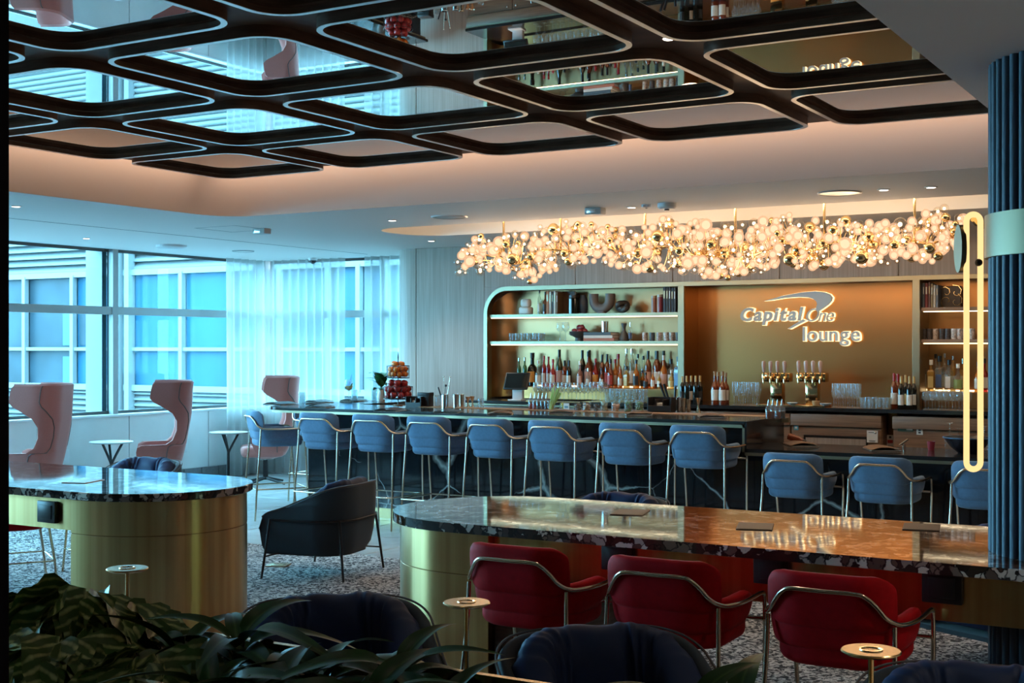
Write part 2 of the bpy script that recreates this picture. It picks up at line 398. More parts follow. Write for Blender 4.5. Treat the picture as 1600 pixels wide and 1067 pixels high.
# ------------------------------------------------------------------ mesh helpers
class MB:
    def __init__(s):
        s.v, s.f, s.mi, s.k = [], [], [], 0
    def add(s, vs, fs):
        o = len(s.v)
        s.v += [tuple(v) for v in vs]
        s.f += [tuple(i + o for i in f) for f in fs]
        s.mi += [s.k] * len(fs)
        return s
    def box(s, x0, x1, y0, y1, z0, z1):
        x0, x1 = min(x0, x1), max(x0, x1); y0, y1 = min(y0, y1), max(y0, y1); z0, z1 = min(z0, z1), max(z0, z1)
        v = [(x0, y0, z0), (x1, y0, z0), (x1, y1, z0), (x0, y1, z0), (x0, y0, z1), (x1, y0, z1), (x1, y1, z1), (x0, y1, z1)]
        return s.add(v, [(0, 3, 2, 1), (4, 5, 6, 7), (0, 1, 5, 4), (1, 2, 6, 5), (2, 3, 7, 6), (3, 0, 4, 7)])
    def rbox(s, x0, x1, y0, y1, z0, z1, r=0.005, seg=2):
        bm = bmesh.new()
        bmesh.ops.create_cube(bm, size=1)
        for v in bm.verts:
            v.co = Vector(((x0 + x1) / 2 + v.co.x * abs(x1 - x0), (y0 + y1) / 2 + v.co.y * abs(y1 - y0), (z0 + z1) / 2 + v.co.z * abs(z1 - z0)))
        bmesh.ops.bevel(bm, geom=list(bm.edges), offset=r, segments=seg, affect='EDGES', profile=0.5)
        bm.verts.index_update()
        s.add([v.co[:] for v in bm.verts], [[v.index for v in f.verts] for f in bm.faces])
        bm.free()
        return s
    def grid(s, P, cu=False, cv=False, flip=False):
        nu, nv = len(P), len(P[0])
        fs = []
        for i in range(nu if cu else nu - 1):
            for j in range(nv if cv else nv - 1):
                a, b = i * nv + j, ((i + 1) % nu) * nv + j
                c, d = ((i + 1) % nu) * nv + (j + 1) % nv, i * nv + (j + 1) % nv
                fs.append((a, d, c, b) if flip else (a, b, c, d))
        return s.add([p for row in P for p in row], fs)
    def tube(s, path, r, n=8, closed=False, cap=True):
        pts = [Vector(p) for p in path]
        m = len(pts)
        rs = r if isinstance(r, (list, tuple)) else [r] * m
        T = []
        for i in range(m):
            a = pts[i - 1] if (i > 0 or closed) else pts[i]
            b = pts[(i + 1) % m] if (i < m - 1 or closed) else pts[i]
            T.append((b - a).normalized())
        up = Vector((0, 0, 1)) if abs(T[0].z) < 0.9 else Vector((1, 0, 0))
        nrm = (up - T[0] * up.dot(T[0])).normalized()
        rows = []
        for i in range(m):
            nrm = nrm - T[i] * nrm.dot(T[i])
            nrm.normalize()
            bn = T[i].cross(nrm)
            rows.append([pts[i] + (nrm * math.cos(2 * PI * j / n) + bn * math.sin(2 * PI * j / n)) * rs[i] for j in range(n)])
        o = len(s.v)
        s.grid(rows, closed, True)
        if cap and not closed:
            s.f.append(tuple(o + j for j in range(n - 1, -1, -1))); s.mi.append(s.k)
            s.f.append(tuple(o + (m - 1) * n + j for j in range(n))); s.mi.append(s.k)
        return s
    def lathe(s, prof, n=24, c=(0, 0, 0), a0=0.0, a1=2 * PI):
        full = abs(a1 - a0 - 2 * PI) < 1e-6
        rows = []
        for r, z in prof:
            rows.append([(c[0] + r * math.cos(a0 + (a1 - a0) * j / (n if full else n - 1)), c[1] + r * math.sin(a0 + (a1 - a0) * j / (n if full else n - 1)), c[2] + z) for j in range(n)])
        return s.grid(rows, False, full, flip=True)
    def prism(s, outl, z0, z1):
        n = len(outl)
        v = [(x, y, z0) for x, y in outl] + [(x, y, z1) for x, y in outl]
        f = [tuple(range(n - 1, -1, -1)), tuple(range(n, 2 * n))] + [(i, (i + 1) % n, n + (i + 1) % n, n + i) for i in range(n)]
        return s.add(v, f)
    def layers(s, outl, prof):
        """stack of offset outlines: prof = [(inset, z)], capped at both ends"""
        n = len(outl)
        rows = [[(x, y, z) for x, y in offset(outl, -d)] for d, z in prof]
        o = len(s.v)
        s.grid(rows, False, True, flip=True)
        s.f.append(tuple(o + j for j in range(n - 1, -1, -1))); s.mi.append(s.k)
        s.f.append(tuple(o + (len(prof) - 1) * n + j for j in range(n))); s.mi.append(s.k)
        return s
    def cushion(s, outl, z0, z1, r, seg=4):
        pr = []
        for i in range(seg + 1):
            a = PI / 2 * i / seg
            pr.append((r * (1 - math.sin(a)), z0 + r * (1 - math.cos(a))))
        for i in range(seg + 1):
            a = PI / 2 * i / seg
            pr.append((r * (1 - math.cos(a)), z1 - r * (1 - math.sin(a))))
        return s.layers(outl, pr)
    def ball(s, c, r, n=12, m=8, sz=1.0):
        prof = [(max(1e-5, r * math.sin(PI * i / m)), -r * sz * math.cos(PI * i / m)) for i in range(m + 1)]
        return s.lathe(prof, n, c)
    def xf(s, mat, start=0):
        for i in range(start, len(s.v)):
            s.v[i] = tuple(mat @ Vector(s.v[i]))
        return s
    def mesh(s, name, mats, smooth=40):
        me = bpy.data.meshes.new(name)
        me.from_pydata(s.v, [], s.f)
        for m in (mats if isinstance(mats, (list, tuple)) else [mats]):
            me.materials.append(m)
        if any(s.mi):
            me.polygons.foreach_set('material_index', s.mi)
        if smooth:
            me.shade_smooth()
            me.set_sharp_from_angle(angle=math.radians(smooth))
        me.update()
        return me
    def obj(s, name, mats, parent=None, smooth=40):
        return link(name, s.mesh(name, mats, smooth), parent)
def link(name, me, parent=None):
    o = bpy.data.objects.new(name, me)
    COL.objects.link(o)
    if parent is not None:
        o.parent = parent
    return o
def rrect(x0, x1, y0, y1, r, n=6):
    out = []
    for cx, cy, a in ((x1 - r, y0 + r, -PI / 2), (x1 - r, y1 - r, 0), (x0 + r, y1 - r, PI / 2), (x0 + r, y0 + r, PI)):
        for i in range(n + 1):
            t = a + PI / 2 * i / n
            out.append((cx + r * math.cos(t), cy + r * math.sin(t)))
    return out
def offset(outl, d):
    """counter-clockwise outline moved outwards by d"""
    if abs(d) < 1e-9:
        return list(outl)
    n = len(outl)
    res = []
    for i in range(n):
        a, b, c = outl[i - 1], outl[i], outl[(i + 1) % n]
        e1 = Vector((b[0] - a[0], b[1] - a[1])); e2 = Vector((c[0] - b[0], c[1] - b[1]))
        if e1.length < 1e-9: e1 = e2
        if e2.length < 1e-9: e2 = e1
        n1 = Vector((e1.y, -e1.x)).normalized(); n2 = Vector((e2.y, -e2.x)).normalized()
        nn = n1 + n2
        nn = nn / max(0.3, nn.length_squared / 2) if nn.length > 1e-6 else n1
        res.append((b[0] + nn.x * d, b[1] + nn.y * d))
    return res
def bez(pts, n=8):
    """Catmull-Rom through pts"""
    P = [Vector(p) for p in pts]
    P = [P[0] * 2 - P[1]] + P + [P[-1] * 2 - P[-2]]
    out = []
    for i in range(1, len(P) - 2):
        for k in range(n):
            t = k / n
            a, b, c, d = P[i - 1], P[i], P[i + 1], P[i + 2]
            out.append(0.5 * ((2 * b) + (c - a) * t + (2 * a - 5 * b + 4 * c - d) * t * t + (3 * b - a - 3 * c + d) * t ** 3))
    out.append(P[-2])
    return out
def smoothstep(a, b, x):
    t = max(0, min(1, (x - a) / (b - a)))
    return t * t * (3 - 2 * t)

def tag(o, label, cat, group=None, kind=None):
    o['label'] = label
    o['category'] = cat
    if group: o['group'] = group
    if kind: o['kind'] = kind
    return o
def thing(name, label, cat, loc=(0, 0, 0), rz=0.0, group=None, scale=None):
    o = bpy.data.objects.new(name, None)
    o.empty_display_size = 0.05
    COL.objects.link(o)
    o.location = loc
    o.rotation_euler = (0, 0, rz)
    if scale: o.scale = scale
    return tag(o, label, cat, group)
def struct(o):
    o['kind'] = 'structure'
    return o
KIDS = {}
def dup(root, loc, rz=0.0, label=None, scale=None, group=None):
    """a copy of a thing with copies of its parts and sub-parts"""
    r = root.copy(); COL.objects.link(r)
    r.location = loc; r.rotation_euler = (0, 0, rz)
    if scale: r.scale = scale
    if label: r['label'] = label
    if group: r['group'] = group
    for ch in KIDS.setdefault(root.name, list(root.children)):
        c = ch.copy(); COL.objects.link(c); c.parent = r
        for g in KIDS.setdefault(ch.name, list(ch.children)):
            d = g.copy(); COL.objects.link(d); d.parent = c
    return r
def spot(name, loc, power, col=(1, 0.85, 0.68), size=1.9, blend=0.6, rad=0.04):
    l = bpy.data.lights.new(name, 'SPOT')
    l.energy = power; l.color = col; l.spot_size = size; l.spot_blend = blend; l.shadow_soft_size = rad
    o = bpy.data.objects.new(name, l); COL.objects.link(o); o.location = loc
    return o
def area(name, loc, rot, sx, sy, power, col):
    l = bpy.data.lights.new(name, 'AREA')
    l.shape = 'RECTANGLE'; l.size = sx; l.size_y = sy; l.energy = power; l.color = col
    o = bpy.data.objects.new(name, l); COL.objects.link(o); o.location = loc; o.rotation_euler = rot
    return o
ORD = ['first', 'second', 'third', 'fourth', 'fifth', 'sixth', 'seventh', 'eighth', 'ninth', 'tenth', 'eleventh', 'twelfth', 'thirteenth', 'fourteenth', 'fifteenth', 'sixteenth', 'seventeenth', 'eighteenth', 'nineteenth', 'twentieth', 'twenty-first', 'twenty-second', 'twenty-third', 'twenty-fourth', 'twenty-fifth', 'twenty-sixth']
# ================================================================== the setting
CEIL = 2.81
XW = -11.7            # window wall
YW2 = 13.35           # window wall facing the lens
YF = 12.45            # front of the oak wall and of the niche frame
YN = 12.80            # back of the niche
XO = -9.0             # left end of the oak wall
XR, YR = 5.0, -3.5

from mathutils.geometry import tessellate_polygon
def holed(outer, holes, z):
    loops = [[Vector((x, y, z)) for x, y in lp] for lp in [outer] + holes]
    flat_v = [v for lp in loops for v in lp]
    return flat_v, [tuple(t) for t in tessellate_polygon(loops)]

TR = (-8.0, -1.2, -2.5, 8.62)
tray = rrect(*TR, 0.35, 8)
slot = rrect(-7.65, 4.6, 10.16, 11.15, 0.42, 8)
v, f = holed([(XW, YR), (XR, YR), (XR, YW2), (XW, YW2)], [tray, slot], CEIL)
mb = MB().add(v, f)
ceil = struct(mb.obj('ceiling', M['ceiling'], None, 0))
mb = MB()
n = len(tray)
mb.grid([[(x, y, CEIL) for x, y in tray], [(x, y, 3.32) for x, y in tray]], False, True)
mb.add([(x, y, 3.32) for x, y in tray], [tuple(range(n))])
struct(mb.obj('ceiling_tray', M['tray'], ceil))
mb = MB()
n = len(slot)
mb.grid([[(x, y, CEIL) for x, y in slot], [(x, y, 3.06) for x, y in slot]], False, True)
mb.add([(x, y, 3.06) for x, y in slot], [tuple(range(n))])
struct(mb.obj('ceiling_recess', M['ceiling'], ceil))
struct(MB().box(-9.668, -9.655, -3, 12.9, CEIL - 0.002, CEIL + 0.01).obj('ceiling_joint', M['black'], ceil))
for i in range(3):                                   # access hatch outline
    pass
hx0, hy0 = at_h(365, 357.5, CEIL)
mb = MB()
for a, b, c, d in ((-0.25, 0.25, -0.26, -0.25), (-0.25, 0.25, 0.25, 0.26), (-0.26, -0.25, -0.26, 0.26), (0.25, 0.26, -0.26, 0.26)):
    mb.box(hx0 + a, hx0 + b, hy0 + c, hy0 + d, CEIL - 0.002, CEIL + 0.005)
struct(mb.obj('ceiling_hatch_joint', M['alu_grey'], ceil))

# cove lights above the timber grid and in the chandelier recess
for nm, loc, rot, sx, sy, pw in (
        ('cove_light', (-4.6, 8.40, 3.27), (PI / 2 - 0.5, 0, 0), 6.6, 0.05, 13),
        ('cove_light', (-7.78, 3.0, 3.27), (PI / 2 - 0.5, 0, PI / 2), 10.5, 0.05, 21)):
    area(nm, loc, rot, sx, sy, pw, (1.0, 0.66, 0.46))
area('recess_light', (-1.6, 10.25, 2.93), (PI / 2, 0, 0), 11.5, 0.06, 26, (1.0, 0.72, 0.42))

# floor: carpet in front, stone tiles by the bar and the windows
YT = 8.45
floor = struct(MB().box(XW - 0.3, XR + 0.2, YR - 0.2, YW2 + 0.2, -0.12, -0.02).obj('floor', M['grout']))
struct(MB().box(XW, XR, YR, YT, -0.02, 0.0).obj('carpet', M['carpet'], floor))
tile_me = MB().rbox(-0.44, 0.44, -0.44, 0.44, -0.02, 0.0, 0.004, 1).mesh('tile', M['stonetile'])
nx = int((XR - XW) / 0.888)
for i in range(nx + 1):
    for j in range(6):
        o = link('tile', tile_me, floor)
        o.location = (XW + 0.444 + 0.888 * i, YT + 0.446 + 0.888 * j, 0)
        o.rotation_euler = (0, 0, rnd.choice((0, PI / 2, PI, -PI / 2)))

# walls out of view close the room
struct(MB().box(XW, XR, YR - 0.1, YR, 0, CEIL).obj('wall_rear', M['oak']))
struct(MB().box(XR, XR + 0.1, YR, YF + 0.5, 0, CEIL).obj('wall_right', M['oak']))
x0, y0 = -0.578 * CS - 1.5 * SN, -0.578 * SN + 1.5 * CS
pil = MB().box(-0.30, 0.0, -0.24, 0.0, 0, CEIL)
o = struct(pil.obj('column_left', M['pitch'], None)); o.location = (x0, y0, 0); o.rotation_euler = (0, 0, YAW)

# window wall: sill wall with panels, plinth tiles, six windows
SILL = 0.89
wl = struct(MB().box(XW - 0.25, XW - 0.02, YR, YW2 + 0.25, 0, SILL - 0.03).obj('wall_left', M['sillwall']))
ya, yb = on_x(202, XW), on_x(326, XW)
pw = yb - ya
k = 0
y = ya - pw * 10
while y < YW2:
    y1 = min(y + pw, YW2)
    if y1 > YR:
        struct(MB().rbox(XW - 0.03, XW, max(y, YR) + 0.004, y1 - 0.004, 0.16, SILL - 0.03, 0.003, 1).obj('panel', M['sillwall'], wl))
    y += pw
struct(MB().rbox(XW - 0.10, XW + 0.03, YR, YW2, SILL - 0.03, SILL, 0.006).obj('sill_board', M['white'], wl))
bb = struct(MB().box(XW - 0.03, XW + 0.004, YR, YW2, 0, 0.155).obj('baseboard_left', M['grout']))
tm = MB().rbox(0, 0.02, -0.147, 0.147, 0.002, 0.158, 0.003, 1).mesh('tile', M['basetile'])
for i in range(40):
    yy = YW2 - 0.15 - 0.3 * i
    o = struct(link('tile', tm, bb)); o.location = (XW, yy, 0)
wb = struct(MB().box(XW, XO + 0.1, YW2, YW2 + 0.25, 0, SILL - 0.03).obj('wall_back_window', M['sillwall']))
struct(MB().rbox(XW, XO + 0.1, YW2 - 0.03, YW2 + 0.25, SILL - 0.03, SILL, 0.006).obj('sill_board', M['white'], wb))
for i in range(2):
    struct(MB().rbox(XW + 1.33 * i + 0.004, XW + 1.33 * i + 1.326, YW2 - 0.02, YW2, 0.0, SILL - 0.035, 0.003, 1).obj('panel', M['sillwall'], wb))
T0, T1 = hx(352, 496, XW), hx(352, 485, XW)
M['fac_fin'] = pmat('white outer fin', (0.13, 0.135, 0.135), 0.5)
def window(n, along, a, b, fixed):
    """along = 'y': in the left wall from Y=a to b; along = 'x': in the back wall"""
    def bx(m, p0, p1, d0, d1, z0, z1):
        if along == 'y':
            return m.box(fixed - d1, fixed - d0, p0, p1, z0, z1)
        return m.box(p0, p1, fixed + d0, fixed + d1, z0, z1)
    fr = MB()
    bx(fr, a, a + 0.035, 0.085, 0.12, SILL, CEIL + 0.02); bx(fr, b - 0.035, b, 0.085, 0.12, SILL, CEIL + 0.02)
    bx(fr, a, b, 0.085, 0.12, SILL, SILL + 0.035); bx(fr, a, b, 0.085, 0.12, CEIL - 0.03, CEIL + 0.04)
    bx(fr, a, b, -0.002, 0.25, CEIL + 0.001, CEIL + 0.12)
    w = struct(fr.obj('window_%d' % n, M['alu_out'], None, 0))
    struct(bx(MB(), a + 0.035, b - 0.035, 0.03, 0.12, T0, T1).obj('transom', M['alu_grey'], w, 0))
    struct(bx(MB(), a + 0.03, b - 0.03, 0.10, 0.104, SILL + 0.03, T0).obj('pane', M['pane'], w, 0))
    struct(bx(MB(), a + 0.03, b - 0.03, 0.10, 0.104, T1, CEIL - 0.02).obj('pane', M['pane'], w, 0))
    struct(bx(MB(), b - 0.04, b + 0.04, 0.015, 0.085, SILL, CEIL).obj('mullion', M['alu_grey'], w, 0))
    return w
ym = on_x(182, XW)
bay = YW2 - ym
k = 1
y = YW2
while y > 3.0:
    window(k, 'y', max(YR, y - bay), y, XW)
    if y < YW2:
        struct(MB().box(XW - 0.40, XW - 0.13, y - 0.10, y - 0.03, -1, CEIL + 1).obj('trim_%d' % (k + 10), M['fac_fin'], None, 0))
    k += 1
    y -= bay
struct(MB().box(XW - 0.2, XW, YR, y, SILL, CEIL).obj('wall_left_front', M['oak'], None, 0))
xm = on_y(596, YW2)
window(k, 'x', XW + 0.02, xm, YW2); window(k + 1, 'x', xm, XO + 0.12, YW2)

# oak wall with the niche frame
seams = [650, 757, 899, 1051, 1218, 1404, 1600]
xs = [on_y(p, YF) for p in seams]
while xs[-1] < XR:
    xs.append(xs[-1] + 1.15)
FX0 = on_y(757, YF)                       # outer left of the frame
FZ1 = hy(860, 446.0, YF)                  # top of the frame
RC = 0.30
wbk = struct(MB().box(XO + 0.3, XR, YN + 0.03, YN + 0.2, 0, CEIL).obj('wall_back', M['oak']))
mb = MB()                                  # rounded end of the oak wall
R1 = 0.30
arc = [(XO + R1 - R1 * math.sin(t), YF + R1 - R1 * math.cos(t)) for t in [PI / 2 * i / 10 for i in range(11)]]
outl = [(xs[0] - 0.004, YF)] + [(x, y) for x, y in arc if x < xs[0] - 0.01] + [(XO, YW2 + 0.2), (xs[0] - 0.004, YW2 + 0.2)]
mb.prism(outl[::-1], 0, CEIL)
struct(mb.obj('wood_panel', M['oak'], wbk))
struct(MB().rbox(xs[0] + 0.002, FX0 - 0.002, YF, YN + 0.03, 0, CEIL, 0.004, 1).obj('wood_panel', M['oak'], wbk))
for a, b in zip(xs[1:-1], xs[2:]):
    struct(MB().rbox(a + 0.002, b - 0.002, YF, YN + 0.03, FZ1, CEIL, 0.004, 1).obj('wood_panel', M['oak'], wbk))
cf = [(FX0, FZ1)] + [(FX0 + RC - RC * math.cos(t), FZ1 - RC + RC * math.sin(t)) for t in [PI / 2 * i / 10 for i in range(11)]]
mb = MB().prism(cf, 0, YN + 0.03 - YF)
mb.xf(Matrix(((1, 0, 0, 0), (0, 0, 1, YF), (0, 1, 0, 0), (0, 0, 0, 1))))
struct(mb.obj('wood_corner', M['oak'], wbk))
# frame: pale metal band
FT = 0.045
fr = MB()
pth = [(FX0, 1.0)] + [(FX0 + RC - RC * math.cos(t), FZ1 - RC + RC * math.sin(t)) for t in [PI / 2 * i / 12 for i in range(13)]] + [(XR, FZ1)]
inn = [(FX0 + FT, 1.0)] + [(FX0 + RC - (RC - FT) * math.cos(t), FZ1 - RC + (RC - FT) * math.sin(t)) for t in [PI / 2 * i / 12 for i in range(13)]] + [(XR, FZ1 - FT * 0.8)]
rows = [[(x, YF - 0.02, z) for x, z in pth], [(x, YF - 0.02, z) for x, z in inn], [(x, YF + 0.08, z) for x, z in inn], [(x, YF + 0.08, z) for x, z in pth]]
fr.grid(rows, True, False)
struct(fr.obj('trim_1', M['brass_pale']))
PX1, PX2 = on_y(1065, YF), on_y(1432, YF)
for i, px in enumerate((PX1, PX2)):
    struct(MB().rbox(px - 0.035, px + 0.035, YF - 0.02, YN, 1.0, FZ1 - FT * 0.8, 0.003, 1).obj('trim_%d' % (i + 2), M['brass_pale']))
BCZ = 1.112
nb = MB().box(FX0 + 0.25, PX1, YN, YN + 0.02, BCZ, FZ1)
nb.box(FX0 + 0.02, FX0 + 0.026, YF + 0.08, YN - 0.2, BCZ, FZ1 - 0.25)
arc2 = [(FX0 + 0.026 + 0.24 * (1 - math.cos(t)), YN - 0.24 + 0.24 * math.sin(t)) for t in [PI / 2 * i / 12 for i in range(13)]]
nb.grid([[(x, y, BCZ) for x, y in arc2], [(x, y, FZ1) for x, y in arc2]])
nb.box(FX0, XR, YF + 0.04, YN, FZ1 - 0.04, FZ1 - 0.02)
struct(nb.obj('wall_niche_left', M['goldniche']))
sp = MB().box(PX1 + 0.03, PX2, YN, YN + 0.02, 1.0, FZ1)
struct(sp.obj('wall_niche_middle', M['goldwall']))
struct(MB().box(PX1 + 0.035, PX1 + 0.04, YF, YN, 1.0, FZ1).obj('trim_4', M['gold_dark']))
struct(MB().box(PX2, XR, YN, YN + 0.02, 1.0, FZ1).obj('wall_niche_right', M['goldwall']))
for sx_, z0, z1 in ((1, 0, 0),):
    pass

# fluted column with a brass band
COLX, COLY, CR = -0.656, 5.607, 0.36
colm = struct(MB().lathe([(CR - 0.012, 0), (CR - 0.012, CEIL)], 48, (0, 0, 0)).obj('column_right', M['rib']))
colm.location = (COLX, COLY, 0)
NR = 46
rib = MB()
w = 2 * PI * CR / NR * 0.40
rib.tube([(0, 0, 0), (0, 0, CEIL)], w, 8)
rib_me = rib.mesh('rib', M['rib'], 60)
for i in range(NR):
    a = 2 * PI * (i + 0.3) / NR
    o = struct(link('rib', rib_me, colm)); o.location = ((CR - 0.006) * math.cos(a), (CR - 0.006) * math.sin(a), 0); o.rotation_euler = (0, 0, a)
BZ0, BZ1 = 2.035, 2.205
bd = MB().lathe([(CR, BZ0), (CR + 0.028, BZ0), (CR + 0.028, BZ1), (CR, BZ1)], 64)
struct(bd.obj('band', M['band'], colm))

# ------------------------------------------------------------------ building across the way
YFA = 24.0
bld = thing('building', 'white building outside the windows with louvred bands and blue glazing', 'building', (0, 0, -3))
def bp(m, name, mat, kind=None):
    m.xf(Matrix.Translation((0, 0, 3)))
    o = m.obj(name, mat, bld, 0)
    if kind: o['kind'] = kind
    return o
M['facade'] = pmat('facade cladding', (0.11, 0.115, 0.115), 0.6)
M['fac_pale'] = pmat('pale facade frame', (0.13, 0.135, 0.135), 0.5)
M['fac_frit'] = pmat('dotted slate glazing', (0.022, 0.038, 0.050), 0.4, spec=0.15, var=0.3, vscale=(1, 1, 1))
M['fac_blue'] = pmat('blue glazing', (0.013, 0.058, 0.098), 0.4, spec=0.15, var=0.25, vscale=(0.3, 0.3, 0.3))
M['fac_pan'] = pmat('turquoise panel', (0.015, 0.10, 0.09), 0.5)
FA0, FA1 = on_y(-60, YFA), on_y(760, YFA)
Z0, Z1, ZT = hy(280, 606, YFA), hy(280, 424, YFA), hy(280, 545.5, YFA)
bp(MB().box(FA0, FA1, YFA + 0.25, YFA + 0.4, -3, 8), 'wall', M['facade'])
mb = MB()
z = Z0 - 0.16
while z > -2.9:
    mb.add([(FA0, YFA + 0.24, z + 0.14), (FA1, YFA + 0.24, z + 0.14), (FA1, YFA + 0.05, z), (FA0, YFA + 0.05, z), (FA0, YFA + 0.05, z - 0.03), (FA1, YFA + 0.05, z - 0.03)], [(0, 1, 2, 3), (3, 2, 5, 4)])
    z -= 0.15
z = Z1 + 0.14
while z < 7.8:
    mb.add([(FA0, YFA + 0.24, z + 0.17), (FA1, YFA + 0.24, z + 0.17), (FA1, YFA + 0.05, z), (FA0, YFA + 0.05, z), (FA0, YFA + 0.05, z - 0.03), (FA1, YFA + 0.05, z - 0.03)], [(0, 1, 2, 3), (3, 2, 5, 4)])
    z += 0.19
bp(mb, 'louvers', M['facade'], 'stuff')
vp = [-40, 38, 113, 188, 283, 360, 436, 512, 560, 640, 720]
vx = [on_y(p, YFA) for p in vp]
bp(MB().box(FA0, FA1, YFA - 0.02, YFA + 0.1, Z0 - 0.1, Z0 + 0.05), 'sill_rail', M['fac_pale'])
bp(MB().box(FA0, FA1, YFA - 0.02, YFA + 0.1, Z1 - 0.05, Z1 + 0.1), 'head_rail', M['fac_pale'])
bp(MB().box(FA0, FA1, YFA - 0.01, YFA + 0.1, ZT - 0.045, ZT + 0.045), 'transom_rail', M['fac_pale'])
for i, (a, b) in enumerate(zip(vx[:-1], vx[1:])):
    big = vp[i] == 188
    if big:
        bp(MB().box(a - 0.05, a + 0.12, YFA - 0.25, YFA + 0.1, -3, 8), 'post', M['fac_pale'])
        bp(MB().box(a + 0.26, a + 0.42, YFA - 0.12, YFA + 0.1, -3, 8), 'post', M['fac_pale'])
    else:
        bp(MB().box(a - 0.06, a + 0.06, YFA - 0.04, YFA + 0.1, Z0, Z1), 'mullion', M['fac_pale'])
    mt = M['fac_frit'] if vp[i] < 100 else M['fac_blue']
    bp(MB().box(a + 0.05, b - 0.05, YFA + 0.14, YFA + 0.16, Z0, ZT), 'window_pane', mt)
    bp(MB().box(a + 0.05, b - 0.05, YFA + 0.14, YFA + 0.16, ZT, Z1), 'window_pane', mt)
for px, z0, z1 in ((102, Z0, ZT - 0.2), (102, ZT + 0.1, ZT + 0.95), (128, ZT + 0.1, ZT + 0.95)):
    xx = on_y(px, YFA)
    bp(MB().box(xx - 0.22, xx + 0.22, YFA + 0.11, YFA + 0.135, z0, z1), 'blind_panel', M['fac_pan'] if px == 102 else M['fac_frit'])
g = struct(MB().box(-70, 30, YW2 + 0.5, 70, -3.3, -3.0).obj('ground_outside', pmat('concrete apron', (0.05, 0.05, 0.05), 0.9)))
g2 = struct(MB().box(-70, XW - 0.6, -40, YW2 + 0.5, -3.3, -3.0).obj('ground_outside', M['facade']))

# ------------------------------------------------------------------ curtains
def curtain(label, a, b, fixed, along, z1=CEIL - 0.005):
    n = int(abs(b - a) / 0.012)
    P = []
    ph = rnd.random() * 6
    for j in range(9):
        z = 0.02 + (z1 - 0.02) * j / 8
        row = []
        for i in range(n + 1):
            t = a + (b - a) * i / n
            d = (0.045 + 0.012 * math.sin(7 * t + ph)) * math.sin(2 * PI * t / (0.135 + 0.0) + 0.9 * math.sin(3.1 * t + ph) + 0.12 * j) * (0.75 + 0.25 * j / 8)
            row.append((fixed + d, t, z) if along == 'y' else (t, fixed + d, z))
        P.append(row)
    o = MB().grid(P).obj('curtain', M['sheer'], None, 180)
    return tag(o, label, 'curtain')
XC, YC = XW + 0.14, YW2 - 0.14
curtain('white sheer curtain hanging in the corner of the left window wall', on_x(352, XC), YC + 0.06, XC, 'y')
curtain('wide white sheer curtain behind the pink armchair at the bar end', XC + 0.02, on_y(537, YC), YC, 'x')
curtain('narrow white sheer curtain against the grey oak wall', on_y(572, YC), XO - 0.01, YC, 'x')
for lab, px, py in (('white wall outlet plate below the window, behind the first pink armchair', 101, 713), ('white wall outlet plate below the window, right of the middle pink armchair', 287, 697)):
    yy, zz = on_x(px, XW), hx(px, py, XW)
    t = thing('wall_outlet', lab, 'outlet', (XW, yy, zz), 0, 'wall outlets')
    MB().rbox(0.0, 0.012, -0.055, 0.055, -0.075, 0.075, 0.004).obj('cover_plate', M['white'], t)
    for q in (-1, 1):
        MB().box(0.012, 0.014, -0.018, 0.018, q * 0.034 - 0.014, q * 0.034 + 0.014).obj('socket', M['sillwall'], t)
# ================================================================== timber ceiling grid with mirrors
PIT, GX, GY = 1.29, -6.98, 7.56
HM = 3.115                                  # mirror level
grid = thing('ceiling_grid', 'dark walnut ceiling grid of square rings framing mirrors, hung in the ceiling tray', 'ceiling grid', (GX, GY, HM))
hf = 0.48                                  # half the mirror opening
NXC, NYC = 5, 7
outer = [(-0.66, -PIT * (NYC - 1) - 0.66), (PIT * (NXC - 1) + 0.61, -PIT * (NYC - 1) - 0.66), (PIT * (NXC - 1) + 0.61, 0.64), (-0.66, 0.64)]
holes = [rrect(PIT * i - hf, PIT * i + hf, -PIT * j - hf, -PIT * j + hf, 0.12, 6) for i in range(NXC) for j in range(NYC)]
v, f = holed(outer, holes, 0.0)
bd = MB().add(v, f)
bd.grid([[(x, y, 0.0) for x, y in outer], [(x, y, 0.05) for x, y in outer]], False, True)
bd.box(outer[0][0], outer[1][0], outer[0][1], outer[2][1], 0.05, 0.06)
bd.obj('backboard', M['walnut'], grid, 0)
def ringloft(outl, prof):
    mb = MB()
    rows = [[(x, y, z) for x, y in offset(outl, d)] for d, z in prof]
    return mb.grid(rows + [rows[0]], False, True)
ro = rrect(-0.56, 0.56, -0.56, 0.56, 0.17, 8)
ring_me = ringloft(ro, [(0, 0.0), (0, -0.052), (-0.026, -0.052), (-0.026, 0.0)]).mesh('ring', M['walnut'], 30)
edge_me = ringloft(ro, [(0.001, -0.052), (0.001, -0.054), (-0.027, -0.054), (-0.027, -0.052)]).mesh('ring_edge', M['edge'], 30)
lip = rrect(-0.532, 0.532, -0.532, 0.532, 0.145, 8)
lip_me = ringloft(lip, [(0.0, 0.0), (0.0, -0.026), (-0.030, -0.026), (-0.030, 0.0)]).mesh('inner_ring', M['walnut_matt'], 30)
mir_me = MB().prism(rrect(-0.525, 0.525, -0.525, 0.525, 0.14, 8), -0.011, -0.005).mesh('mirror', M['mirror'], 0)
for i in range(NXC):
    for j in range(NYC):
        for nm, me in (('ring', ring_me), ('mirror', mir_me)):
            o = link(nm, me, grid); o.location = (PIT * i, -PIT * j, 0)
            if nm == 'ring':
                link('ring_edge', edge_me, o)
                link('inner_ring', lip_me, o)
mb = MB()
